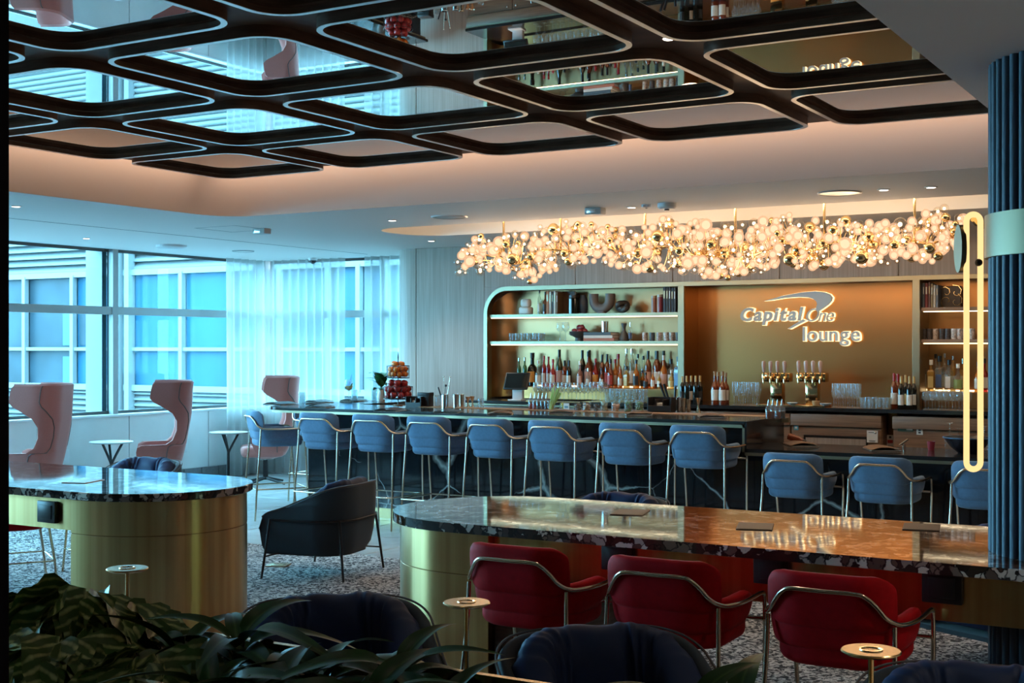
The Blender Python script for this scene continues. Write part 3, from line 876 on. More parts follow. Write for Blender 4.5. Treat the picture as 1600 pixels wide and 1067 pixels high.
for i in range(NXC):
    for j in range(NYC):
        mb.tube([(PIT * (i - 0.45), -PIT * (j - 0.45), 0.05), (PIT * (i - 0.45), -PIT * (j - 0.45), 3.32 - HM)], 0.005, 6)
for i, j, pw in GRID_SPOTS:
    o = MB().lathe([(0.001, -0.004), (0.022, -0.004), (0.028, 0.0)], 18).obj('spot_lamp', M['lamp_on'], grid); o.location = (PIT * i, -PIT * j, 0)
    l = spot('spot_light', (GX + PIT * i, GY - PIT * j, HM - 0.012), pw, size=1.5)
mb.obj('hanger_rods', M['blackmetal'], grid)['kind'] = 'stuff'

# ================================================================== communal tables
TH = 0.86
TY0, TY1 = 5.08, 6.22
TYC, TRr = (TY0 + TY1) / 2, (TY1 - TY0) / 2
def outlet_box(px, py, y, parent, loc):
    zz = hy(px, py, y); xx = on_y(px, y)
    o = MB().rbox(xx - 0.075 - loc[0], xx + 0.075 - loc[0], y - 0.03 - loc[1], y + 0.01 - loc[1], zz - 0.062 - loc[2], zz + 0.062 - loc[2], 0.004).obj('power_box', M['black'], parent)
    MB().rbox(xx - 0.05 - loc[0], xx + 0.05 - loc[0], y - 0.036 - loc[1], y - 0.03 - loc[1], zz - 0.04 - loc[2], zz + 0.04 - loc[2], 0.002).obj('socket_face', M['blackmetal'], o)
def arc_pts(cx, cy, r, a0, a1, n):
    return [(cx + r * math.cos(a0 + (a1 - a0) * i / n), cy + r * math.sin(a0 + (a1 - a0) * i / n)) for i in range(n + 1)]
def scoop(outl, z0, z1, bev):
    return [(bev, z0), (0.0, z0 + bev), (0.0, z1 - bev), (bev, z1)]
# right table: round left end, wraps the blue column
CXr = -3.36
t = thing('communal_table', 'long communal table with breccia stone top wrapping the blue fluted column', 'table', (0, 0, 0))
notch = arc_pts(COLX, COLY, CR + 0.012, math.radians(-265), math.radians(85), 26)
topo = arc_pts(CXr, TYC, TRr, PI * 1.5, PI * 0.5, 20)[::-1]          # left round end, counter-clockwise: from top to bottom
topo = [(2.6, TY1)] + [(COLX + 0.034, TY1)] + [p for p in reversed(notch)] + [(COLX - 0.034, TY1)] + topo + [(2.6, TY0)]
mb = MB()
v, f = holed(topo, [], TH)
mb.add(v, f)
v, f = holed(topo, [], TH - 0.045)
mb.add(v, f)
mb.grid([[(x, y, TH) for x, y in topo], [(x, y, TH - 0.045) for x, y in topo]], False, True)
mb.obj('tabletop', M['terrazzo'], t, 30)
RB = TRr - 0.035
drum = arc_pts(CXr, TYC, RB, PI * 0.5, PI * 1.5, 28)
drum = drum + [(CXr + 0.22, TYC - RB), (CXr + 0.22, TYC + RB)]
MB().prism(drum, 0.0, TH - 0.245).obj('base_drum', M['drum'], t, 30)
MB().prism(offset(drum, -0.003), TH - 0.245, TH - 0.239).obj('shadow_gap', M['gold_dark'], t, 30)
MB().prism(drum, TH - 0.239, TH - 0.045).obj('upper_drum', M['drum'], t, 30)
ay = TY0 + 0.085
MB().box(CXr + 0.224, 2.5, ay, ay + 0.02, TH - 0.235, TH - 0.046).obj('apron', M['drum'], t, 0)
MB().box(CXr + 0.224, COLX - 0.6, TY1 - 0.1, TY1 - 0.08, TH - 0.235, TH - 0.046).obj('apron', M['drum'], t, 0)
MB().box(CXr + 0.224, CXr + 0.60, TYC - RB + 0.05, TYC + RB - 0.05, 0.0, TH - 0.236).obj('base_panel', M['walnut'], t, 0)
for px, py in ((738, 846), (968, 868), (1208, 888), (1474, 916)):
    outlet_box(px, py, ay, t, (0, 0, 0))
# left table: round right end
CXl = -5.80
t = thing('communal_table', 'communal table whose round brass-clad end faces the gap, glossy top mirroring the windows', 'table', (0, 0, 0))
topo = [(-9.6, TY0)] + arc_pts(CXl, TYC, TRr, -PI / 2, PI / 2, 24) + [(-9.6, TY1)]
MB().layers(topo, [(0.004, TH - 0.045), (0, TH - 0.041), (0, TH - 0.004), (0.004, TH)]).obj('tabletop', M['terrazzo'], t, 30)
drum = [(CXl - 0.12, TYC - RB)] + arc_pts(CXl, TYC, RB, -PI / 2, PI / 2, 30) + [(CXl - 0.12, TYC + RB)]
MB().prism(drum, 0.0, TH - 0.245).obj('base_drum', M['drum'], t, 30)
MB().prism(offset(drum, -0.003), TH - 0.245, TH - 0.239).obj('shadow_gap', M['gold_dark'], t, 30)
MB().prism(drum, TH - 0.239, TH - 0.045).obj('upper_drum', M['drum'], t, 30)
MB().box(-9.5, CXl - 0.124, ay, ay + 0.02, TH - 0.235, TH - 0.046).obj('apron', M['drum'], t, 0)
MB().box(-9.5, CXl - 0.124, TY1 - 0.1, TY1 - 0.08, TH - 0.235, TH - 0.046).obj('apron', M['drum'], t, 0)
MB().box(-9.5, -9.1, TYC - RB, TYC + RB, 0.0, TH - 0.236).obj('base_panel', M['brass'], t, 0)
outlet_box(78, 799, ay, t, (0, 0, 0))

# ================================================================== the bar
YB = 10.08                                 # front edge of the tops
BT, LT = 1.07, 0.85                        # upper and lower top
XL = on_y(404, YB) + 0.0
XS = at_h(1172, 657.5, BT)[0]              # step between the two heights
XE = 1.6
bar = thing('bar', 'long U-shaped bar of black veined marble with dark stone tops and a pale metal trim', 'bar')
DB = 0.92
up = [(XS, YB)] + [(XS, YB + DB), (XL + 0.56, YB + DB), (XL + 0.56, 12.3), (XL, 12.3)] + [(XL + 0.26 - 0.26 * math.cos(a), YB + 0.26 - 0.26 * math.sin(a)) for a in [PI / 2 * i / 8 for i in range(9)]]
def lift(m, outl, z0, z1, flip=False):
    v, f = holed(outl, [], z1); m.add(v, f)
    v, f = holed(outl, [], z0); m.add(v, f)
    m.grid([[(x, y, z0) for x, y in outl], [(x, y, z1) for x, y in outl]], False, True)
    return m
lift(MB(), up, BT - 0.028, BT).obj('bar_top', M['teal_stone'], bar, 30)
st = [(XS - 0.0, YB + 0.012)] + [(XS, YB + DB - 0.02), (XL + 0.54, YB + DB - 0.02), (XL + 0.54, 12.28), (XL + 0.03, 12.28)] + [(XL + 0.28 - 0.25 * math.cos(a), YB + 0.262 - 0.25 * math.sin(a)) for a in [PI / 2 * i / 8 for i in range(9)]]
lift(MB(), st, BT - 0.054, BT - 0.028).obj('metal_trim', M['brass_pale'], bar, 30)
lo = [(XS, YB), (XE, YB), (XE, YB + DB - 0.1), (XS, YB + DB - 0.1)]
lift(MB(), lo, LT - 0.03, LT).obj('low_top', M['soapstone'], bar, 0)
lift(MB(), [(XS - 0.03, YB + 0.012), (XE, YB + 0.012), (XE, YB + 0.5), (XS - 0.03, YB + 0.5)], LT - 0.056, LT - 0.03).obj('metal_trim', M['brass_pale'], bar, 0)
MB().box(XS - 0.030, XS - 0.006, YB + 0.012, YB + 0.1, LT - 0.056, BT - 0.03).obj('metal_trim', M['brass_pale'], bar, 0)
MB().box(XS - 0.006, XS + 0.012, YB, YB + DB, LT - 0.03, BT).obj('step_panel', M['soapstone'], bar, 0)
MB().box(XS + 0.012, XS + 0.07, YB + DB - 0.06, YB + DB, BT - 0.05, BT - 0.006).obj('step_bracket', M['brass_pale'], bar, 0)
YM = YB + 0.27                              # marble face
xm0 = XL + 0.42
npan = 9
for i in range(npan):
    a = xm0 + (XS - 0.02 - xm0) * i / npan; b = xm0 + (XS - 0.02 - xm0) * (i + 1) / npan
    MB().rbox(a + 0.001, b - 0.001, YM, YM + 0.02, 0.10, BT - 0.054, 0.001, 1).obj('marble_panel', M['marble'], bar, 0)
for i in range(6):
    a = XS - 0.02 + (XE - XS) * i / 6; b = XS - 0.02 + (XE - XS) * (i + 1) / 6
    MB().rbox(a + 0.001, b - 0.001, YM, YM + 0.02, 0.10, LT - 0.056, 0.001, 1).obj('marble_panel', M['marble'], bar, 0)
for i in range(2):
    MB().rbox(xm0, xm0 + 0.02, YM + 0.02 + i * 0.98, YM + 0.02 + (i + 1) * 0.98 - 0.004, 0.10, BT - 0.054, 0.001, 1).obj('marble_panel', M['marble'], bar, 0)
MB().box(xm0 + 0.03, XE, YM + 0.03, YM + 0.05, 0.0, 0.10).obj('toe_kick', M['brass'], bar, 0)
MB().box(xm0 + 0.02, XE, YM + 0.05, YB + DB - 0.06, 0.0, LT - 0.03).obj('carcass', M['black'], bar, 0)
MB().box(xm0 + 0.02, XS - 0.02, YM + 0.05, YB + DB - 0.06, LT - 0.03, BT - 0.054).obj('carcass', M['black'], bar, 0)
MB().rbox(XL + 1.3, XS - 0.1, YB + DB - 0.2, YB + DB - 0.02, BT, BT + 0.006, 0.003, 1).obj('bar_mat', M['matbrown'], bar, 0)

# ================================================================== back counter with cabinets
YC0 = 12.0
BC = 1.105
XBC = FX0 + 0.02
cab = thing('back_counter', 'dark stone back counter running under the lit niches', 'counter', (0, 0, 0))
MB().box(XBC + 1.42, XR - 0.02, YC0, YN - 0.005, BC - 0.035, BC).obj('worktop', M['soapstone'], cab, 0)
MB().box(XBC, XBC + 1.42, YC0 + 0.02, YN - 0.005, BC - 0.04, BC - 0.012).obj('worktop', M['soapstone'], cab, 0)
MB().box(XBC, XBC + 1.42, YC0 + 0.015, YC0 + 0.04, BC - 0.06, BC - 0.045).obj('metal_trim', M['brass_pale'], cab, 0)
cx = XBC
wd = on_y(1375, YC0) - on_y(1236, YC0)
k = 0
us = [XBC, XBC + 1.15, on_y(1040, YC0), on_y(1236, YC0) - 0.02, on_y(1376, YC0), on_y(1392, YC0), on_y(1560, YC0), XR - 0.05]
names = {3: 'walnut back cabinet with recessed door panels, left of the gap with the gold back', 5: 'walnut back cabinet right of the gap, beside the large bowl'}
for i in range(len(us) - 1):
    a, b = us[i] + 0.004, us[i + 1] - 0.004
    if i == 4:
        t = thing('filler_panel', 'narrow bronze filler between the two walnut back cabinets', 'panel', (0, 0, 0))
        MB().rbox(a, b, YC0 + 0.25, YC0 + 0.28, 0, BC - 0.036, 0.002, 1).obj('face', M['gold_dark'], t, 0)
        continue
    t = thing('back_cabinet', names.get(i, 'walnut back cabinet, %s from the left along the gold wall' % ORD[i if i < 4 else i - 1]), 'cabinet', (0, 0, 0))
    MB().box(a, b, YC0 + 0.08, YC0 + 0.7, 0.0, BC - 0.062).obj('body', M['oakdark'], t, 0)
    MB().rbox(a, b, YC0 + 0.03, YC0 + 0.08, BC - 0.175, BC - 0.063, 0.006).obj('top_rail', M['oakdark'], t)
    nd = max(1, round((b - a) / 0.62))
    for d in range(nd):
        da, db = a + (b - a) * d / nd + 0.004, a + (b - a) * (d + 1) / nd - 0.004
        dr = MB().rbox(da, db, YC0 + 0.055, YC0 + 0.08, 0.12, BC - 0.185, 0.003, 1).obj('door', M['oakdark'], t, 0)
        if i == 3:
            MB().box(da + 0.12, db - 0.12, YC0 + 0.045, YC0 + 0.056, 0.3, BC - 0.262).obj('inset_frame', M['black'], dr, 0)
            MB().box(da + 0.14, db - 0.14, YC0 + 0.043, YC0 + 0.046, 0.32, BC - 0.285).obj('inset_panel', M['oak'], dr, 0)
        kx = db - 0.05 if d % 2 == 0 else da + 0.05
        MB().ball((kx, YC0 + 0.04, BC - 0.22), 0.014, 10, 6).obj('knob', M['steel'], dr)
# notices stuck to the cabinet fronts
def notice(px, py, w, h, label, mat, lines, y=YC0 + 0.05):
    xx, zz = on_y(px, y), hy(px, py, y)
    t = thing('notice', label, 'sign', (xx, y, zz))
    MB().box(-w / 2, w / 2, -0.003, 0.003, -h / 2, h / 2).obj('card', mat, t, 0)
    for (a, b, c, d, mt) in lines:
        MB().box(a * w / 2, b * w / 2, -0.0045, -0.003, c * h / 2, d * h / 2).obj('print', mt, t, 0)
DK, RD, GN = flat((0.05, 0.06, 0.07)), flat((0.45, 0.03, 0.03)), flat((0.03, 0.08, 0.06))
notice(1363, 682, 0.10, 0.11, 'white notice with dark print on the cabinet door', M['paper'], [(-0.7, 0.7, 0.62, 0.72, DK), (-0.6, 0.6, -0.75, -0.66, DK), (-0.5, 0.5, -0.9, -0.84, DK)], YC0 + 0.04)
notice(1391, 688, 0.07, 0.10, 'small cream and red notice on the bronze filler', M['paper'], [(-0.7, 0.7, -0.5, 0.1, RD), (-0.3, 0.3, 0.4, 0.8, DK)], YC0 + 0.24)
notice(1437, 674, 0.055, 0.06, 'small white card on the right walnut cabinet', M['paper'], [(-0.4, 0.4, 0.1, 0.6, DK), (-0.4, 0.4, -0.6, -0.1, DK)])
notice(1415, 671, 0.14, 0.035, 'dark green strip of print on the right walnut cabinet', GN, [(0.1, 0.9, -0.3, 0.3, M['paper'])])
notice(1244, 668, 0.045, 0.045, 'little blue sticker near the top of the left walnut cabinet', flat((0.10, 0.35, 0.45)), [(-0.5, 0.5, -0.4, 0.4, M['paper'])])

# ================================================================== shelves in the niches
SH1, SH2, TIER = hy(900, 490, YF + 0.05), hy(900, 533, YF + 0.05), 0
def shelf(x0, x1, z, label, wood=False):
    t = thing('niche_shelf', label, 'shelf', ((x0 + x1) / 2, YF + 0.02, z))
    w = (x1 - x0) / 2 - 0.004
    MB().box(-w, w, 0.0, YN - YF - 0.025, -0.035, 0.0).obj('board', M['oakdark'] if wood else M['brass_pale'], t, 0)
    MB().box(-w + 0.02, w - 0.02, 0.002, 0.012, -0.043, -0.035).obj('added_light_strip', M['led'], t, 0)
    return t
shelf(FX0 + 0.05, PX1 - 0.035, SH1, 'upper lit shelf of the left niche, carrying books and vases')
shelf(FX0 + 0.05, PX1 - 0.035, SH2, 'lower lit shelf of the left niche, carrying bowls and cups')
RX1 = XR - 0.5
SR1, SR2 = hy(1480, 480, YF + 0.05), hy(1480, 530, YF + 0.05)
shelf(PX2 + 0.035, RX1, SR1, 'upper lit wooden shelf of the right niche, carrying books', True)
shelf(PX2 + 0.035, RX1, SR2, 'lower lit wooden shelf of the right niche, carrying cups', True)
BTIER = BC + 0.13
t = thing('bottle_step', 'raised gold display step under the bottles of the left niche', 'shelf', (0, 0, 0))
MB().rbox(FX0 + 0.45, PX1 - 0.04, YF + 0.03, YN - 0.005, BC, BTIER, 0.004, 1).obj('riser', M['goldwall'], t, 0)
MB().box(FX0 + 0.47, PX1 - 0.05, YN - 0.03, YN - 0.012, BTIER, BTIER + 0.012).obj('added_light_strip', M['led'], t, 0)  # strip added out of sight to light the bottles from behind
t = thing('bottle_step', 'raised lit display step under the bottles of the right niche', 'shelf', (0, 0, 0))
MB().rbox(PX2 + 0.04, RX1, YF + 0.08, YN - 0.005, BC, BTIER + 0.02, 0.004, 1).obj('riser', M['goldwall'], t, 0)
MB().box(PX2 + 0.05, RX1, YN - 0.03, YN - 0.012, BTIER + 0.02, BTIER + 0.032).obj('added_light_strip', M['led'], t, 0)  # same hidden strip, added here to backlight the right bottles

# ================================================================== lamp ring on the column
ang = math.radians(183)
px_, py_ = at_h(1520, 800, 1.0)
sx = COLX + (CR + 0.028) * math.cos(ang); sy = COLY + (CR + 0.028) * math.sin(ang)
LX = -1.22; 
u = (1521 - 800) / FPX
def along(px, d):
    z = d; x = (px - 800) / FPX * z
    return x * CS - z * SN, x * SN + z * CS
lx, ly = along(1521, 5.42)
zt = EYE - (335 - HZ) * 5.42 / FPX; zb = EYE - (733 - HZ) * 5.42 / FPX
sc = thing('wall_lamp', 'tall looped glowing tube lamp on the brass band of the blue column', 'lamp', (lx, ly, zb), YAW)
hw = 0.029
H_ = zt - zb
loop = [(hw * math.cos(a), 0.0, hw + hw * 1.0 * math.sin(a)) for a in [PI + PI * i / 12 for i in range(13)]]
loop = [(-hw, 0, H_ - hw)] + [(-hw, 0, H_ * q) for q in (0.75, 0.5, 0.25)] + loop + [(hw, 0, H_ * q) for q in (0.25, 0.5, 0.75)] + [(hw * math.cos(a), 0.0, H_ - hw + hw * math.sin(a)) for a in [PI * i / 12 for i in range(12)]]
MB().tube(loop, 0.0125, 10, True).obj('lamp_tube', M['tube_lamp'], sc)
o = MB().tube([(-0.02, 0.0, H_ - 0.12), (0.022, 0.0, H_ - 0.12)], [0.10, 0.10], 28).obj('back_disc', M['band'], sc)
o.location = (-0.045, 0.03, -0.02); o.scale = (0.5, 0.5, 1)
MB().tube([(0.0, 0.0, H_ - 0.02), (0.02, 0.02, H_ - 0.035), (0.09, 0.05, H_ - 0.05)], 0.012, 10).obj('bracket', M['brass_pol'], sc)
MB().ball((0.02, -0.005, H_ - 0.20), 0.016, 12, 8).obj('knob', M['blackmetal'], sc)

# ================================================================== ceiling devices
def disc(px, py, r, label, nm, cat, mt, drop=0.012, lit=False, grp=None, rim=None):
    x, y = at_h(px, py, CEIL)
    t = thing(nm, label, cat, (x, y, CEIL), 0, grp)
    MB().lathe([(0.001, -drop), (r * 0.92, -drop), (r, -drop * 0.6), (r, 0.0)], 32).obj('housing', mt, t)
    if lit:
        MB().lathe([(0.001, -drop - 0.001), (r * 0.7, -drop - 0.001)], 24).obj('lens', M['lamp_on'], t)
    elif rim:
        MB().lathe([(r * 0.9, -drop - 0.002), (r * 0.97, -drop - 0.004), (r * 1.02, 0)], 32).obj('rim', rim, t)
    return t
disc(702, 338.5, 0.16, 'round flush grey ceiling speaker left of the glass globe chandelier', 'ceiling_speaker', 'speaker', M['alu_grey'], 0.006, rim=M['edge'])
disc(1312, 301, 0.16, 'round flush ceiling speaker above the right half of the chandelier', 'ceiling_speaker', 'speaker', M['edge'], 0.006, rim=M['alu_grey'])
disc(380, 392, 0.13, 'round flush ceiling speaker near the sheer curtain', 'ceiling_speaker', 'speaker', M['ceiling'], 0.006, rim=M['alu_grey'])
for px, py, lab in ((613, 344, 'small lit downlight left of the round grey ceiling speaker'), (1381, 296, 'small lit downlight right of the ceiling speaker over the bar'), (1455, 292, 'small downlight next to the blue column over the bar'), (987, 323.5, 'small downlight between the sensor boxes on the ceiling'), (135, 372, 'small downlight above the first window'), (25, 322, 'small downlight at the left edge of the ceiling'), (674, 376, 'small downlight by the oak wall under the ceiling recess')):
    disc(px, py, 0.045, lab, 'downlight', 'downlight', M['white'], 0.006, True)
def stacked(px, py, parts, label, nm, cat):
    x, y = at_h(px, py, CEIL)
    t = thing(nm, label, cat, (x, y, CEIL))
    for pn, mt, prof in parts:
        MB().lathe(prof, 28).obj(pn, mt, t)
stacked(1042, 318, [('base', M['white'], [(0.075, 0), (0.075, -0.03), (0.06, -0.045), (0.001, -0.045)]), ('sensor_eye', M['black'], [(0.02, -0.045), (0.02, -0.055), (0.001, -0.055)])], 'round white smoke detector with dark eye over the bar', 'smoke_detector', 'detector')
stacked(1010, 320, [('base', M['white'], [(0.042, 0), (0.042, -0.02), (0.001, -0.028)]), ('sensor_eye', M['alu_grey'], [(0.012, -0.027), (0.001, -0.032)])], 'small round white sensor left of the smoke detector', 'ceiling_sensor', 'sensor')
stacked(268, 383, [('base', M['white'], [(0.17, 0), (0.17, -0.025), (0.14, -0.04), (0.001, -0.042)]), ('slot', M['black'], [(0.10, 0.0), (0.10, -0.0255)]), ], 'white dome access point on the ceiling above the windows', 'access_point', 'access point')
stacked(489, 403, [('base', M['white'], [(0.06, 0), (0.055, -0.03), (0.045, -0.032)]), ('camera_dome', M['black'], [(0.045, -0.032), (0.035, -0.06), (0.015, -0.075), (0.001, -0.078)])], 'small dome camera on the ceiling in front of the curtains', 'security_camera', 'camera')
for px, py, lab in ((930, 325, 'grey emergency light box on the ceiling over the chandelier'), (409, 357, 'small grey emergency light box beside the ceiling hatch')):
    x, y = at_h(px, py, CEIL)
    t = thing('emergency_light', lab, 'light', (x, y, CEIL))
    MB().rbox(-0.075, 0.075, -0.05, 0.05, -0.055, 0.0, 0.008).obj('housing', M['alu'], t)
    MB().rbox(-0.05, 0.03, -0.056, -0.048, -0.045, -0.012, 0.003).obj('lens', M['edge'], t)
# ================================================================== seats
def upath(w, yf, yr, r, n=10):
    """plan of a wrap-round shell: right front, round the rear, left front (front is +y)"""
    pts = [(w, yf + (yr + r - yf) * i / 5) for i in range(5)]
    pts += [(w - r + r * math.cos(t), yr + r + r * math.sin(t)) for t in [-PI / 2 * i / n for i in range(n + 1)]]
    m = [(-x, y) for x, y in reversed(pts)]
    k = 6
    mid = [((w - r) * (1 - 2 * i / k), yr) for i in range(1, k)]
    return pts + mid + m
def normals2(P):
    N = []
    for i in range(len(P)):
        a, b = P[max(0, i - 1)], P[min(len(P) - 1, i + 1)]
        t = Vector((b[0] - a[0], b[1] - a[1])).normalized()
        N.append(Vector((-t.y, t.x)))          # pointing outwards for the clockwise path
    return N
def wrap(mb, P, zlo, zhi, th, taper=1.0, rc=0.4, round_ends=True):
    """upholstered band of thickness th along P, bottom zlo(i), top zhi(i); outer face on P"""
    N = normals2(P)
    m = len(P)
    rows = []
    for i in range(m):
        e = min(i, m - 1 - i)
        f = 1.0
        a, b = zlo(i), zhi(i)
        if round_ends and e < 3:
            f = (0.35, 0.75, 0.95)[e]
        h = b - a
        row = []
        for k in range(16):
            t = 2 * PI * k / 16
            cx = math.copysign(abs(math.cos(t)) ** rc, math.cos(t)) * th / 2 * f
            cz = math.copysign(abs(math.sin(t)) ** rc, math.sin(t)) * h / 2 * (f if round_ends and e < 2 else 1)
            z = (a + b) / 2 + cz
            s = taper + (1 - taper) * (z - a) / max(h, 1e-3) if taper != 1 else 1
            row.append((P[i][0] * s - N[i].x * (th / 2 - cx), P[i][1] * s - N[i].y * (th / 2 - cx), z))
        rows.append(row)
    o = len(mb.v)
    mb.grid(rows, False, True)
    mb.f.append(tuple(o + k for k in range(15, -1, -1))); mb.mi.append(mb.k)
    mb.f.append(tuple(o + (m - 1) * 16 + k for k in range(16))); mb.mi.append(mb.k)
    return mb

def make_stool(label, group, B, fabric, metal):
    t = thing('bar_stool', label, 'stool', (0, 0, 0), 0, group)
    P = upath(0.262, 0.17, -0.255, 0.17)
    wrap(MB(), P, lambda i: B + 0.035, lambda i: B + 0.168 - 0.0 * abs(P[i][1]), 0.055, 0.93, 0.55).obj('shell', fabric, t, 60)
    # back pad: rounded panel following the rear curve
    mb = MB()
    W, nU = 0.222, 22
    Pin = [(x, y) for x, y in upath(0.262, 0.17, -0.255, 0.17, 24) if abs(x) <= W + 0.012 and y < -0.05]
    NN = normals2(Pin)
    rows = []
    z0, z1 = B + 0.115, B + 0.32
    for i, (x, y) in enumerate(Pin):
        e = (W + 0.014 - abs(x)) / 0.06
        cut = 0.0 if e >= 1 else 0.055 * (1 - math.sqrt(max(0, 1 - (1 - max(0, e)) ** 2)))
        a, b = z0 + cut, z1 - cut
        th = 0.056 * (1 if e >= 1 else 0.55 + 0.45 * max(0, e))
        row = []
        for k in range(14):
            q = 2 * PI * k / 14
            cx = math.copysign(abs(math.cos(q)) ** 0.55, math.cos(q)) * th / 2
            cz = math.copysign(abs(math.sin(q)) ** 0.55, math.sin(q)) * (b - a) / 2
            z = (a + b) / 2 + cz
            lean = -0.022 * (z - z0) / 0.2
            row.append((x - NN[i].x * (th / 2 - cx - 0.006), y - NN[i].y * (th / 2 - cx - 0.006) + lean, z))
        rows.append(row)
    o = len(mb.v)
    mb.grid(rows, False, True)
    mb.f.append(tuple(o + k for k in range(13, -1, -1))); mb.mi.append(0)
    mb.f.append(tuple(o + (len(rows) - 1) * 14 + k for k in range(14))); mb.mi.append(0)
    mb.obj('backrest', fabric, t, 60)
    # seat
    so = rrect(-0.225, 0.225, -0.225, 0.235, 0.15, 8)
    MB().cushion(so, B - 0.03, B + 0.075, 0.036).obj('seat', fabric, t, 60)
    # bent tube: front of the left arm, round the back with its raised hump, front of the right arm
    def off(p, d=0.012):
        return p
    za, zh = B + 0.145, B + 0.262
    half = [(0.262 + 0.012, 0.205, B + 0.03), (0.274, 0.200, B + 0.115), (0.274, 0.17, za), (0.274, 0.0, za - 0.002), (0.270, -0.10, za), (0.245, -0.185, za + 0.004), (0.212, -0.237, za + 0.03), (0.180, -0.262, za + 0.075), (0.150, -0.279, zh - 0.012), (0.115, -0.288, zh), (0.0, -0.292, zh)]
    full = half + [(-x, y, z) for x, y, z in reversed(half[:-1])]
    MB().tube(bez(full, 4), 0.0088, 8).obj('arm_rail', metal, t, 60)
    foot = 0.30 if B > 0.65 else 0.22
    for s in (1, -1):
        MB().tube(bez([(s * 0.274, 0.205, B + 0.034), (s * 0.272, 0.215, B - 0.02), (s * 0.262, 0.235, B * 0.55), (s * 0.258, 0.262, 0.0)], 4), 0.0095, 8).obj('leg', metal, t, 60)
        MB().tube(bez([(s * 0.232, -0.212, za), (s * 0.236, -0.222, B - 0.03), (s * 0.246, -0.25, B * 0.5), (s * 0.252, -0.272, 0.0)], 4), 0.0095, 8).obj('leg', metal, t, 60)
    yb = -0.262; yf = 0.246
    MB().tube([(-0.249, yb, foot), (0.249, yb, foot), (0.257, yf, foot), (-0.257, yf, foot)], 0.0078, 8, True).obj('footrest', metal, t, 60)
    MB().tube([(-0.266, 0.20, B + 0.035), (0.266, 0.20, B + 0.035)], 0.008, 8).obj('seat_bar', metal, t, 60)
    return t
GS = 'blue velvet bar stools along the high bar'
B_HI, B_LO = 0.735, 0.545
hi = make_stool('x', GS, B_HI, M['blue'], M['champagne'])
lo_ = make_stool('x', 'blue velvet stools along the low bar', B_LO, M['blue'], M['champagne'])
red = make_stool('x', 'crimson velvet counter stools', B_LO, M['red'], M['champagne'])
YS = YB - 0.17
for i, px in enumerate((496, 580, 667, 764, 861, 974, 1087)):
    lab = 'blue velvet bar stool at the high bar front, %s of seven from the left' % ORD[i]
    loc = (on_y(px, YS - 0.22), YS, 0)
    if i == 0:
        hi.location = loc; hi['label'] = lab
    else:
        dup(hi, loc, rnd.uniform(-0.03, 0.03), lab)
x, y = at_h(412, 642, 1.055)
dup(hi, (x - 0.06, y + 0.26, 0), -0.62, 'blue velvet bar stool turned at the rounded left corner of the high bar')
dup(hi, (XL - 0.10, YB + 1.15, 0), -PI / 2, 'blue velvet bar stool on the left side of the bar, behind its corner')
for i, px in enumerate((1237, 1375, 1538)):
    lab = ('blue velvet stool at the low bar, nearest the step in the bar', 'blue velvet stool at the low bar, in the middle of three', 'blue velvet stool at the low bar, half hidden by the blue column')[i]
    loc = (on_y(px, YS - 0.22), YS, 0)
    if i == 0:
        lo_.location = loc; lo_['label'] = lab
    else:
        dup(lo_, loc, rnd.uniform(-0.03, 0.03), lab)
YR_ = 4.86
for i, px in enumerate((800, 1026, 1291)):
    lab = ('crimson velvet stool beside the round brass end of the right table', 'middle crimson velvet stool at the right table', 'crimson velvet stool nearest the blue column, its seat over the brass drink table')[i]
    loc = (on_y(px, YR_ - 0.25), YR_, 0)
    if i == 0:
        red.location = loc; red['label'] = lab
    else:
        dup(red, loc, rnd.uniform(-0.02, 0.02), lab)
xx, yy = at_h(28, 925, 0)
dup(red, (xx - 0.38, yy + 0.25, 0), 2.6, 'crimson low chair seen under the left table, at the dark column edge', (1, 1, 0.74), 'low chairs behind the left table')
xx, yy = at_h(92, 906, 0)
dup(lo_, (xx + 0.05, yy + 0.45, 0), 2.9, 'blue low chair behind the round brass end of the left table', (1, 1, 0.76), 'low chairs behind the left table')

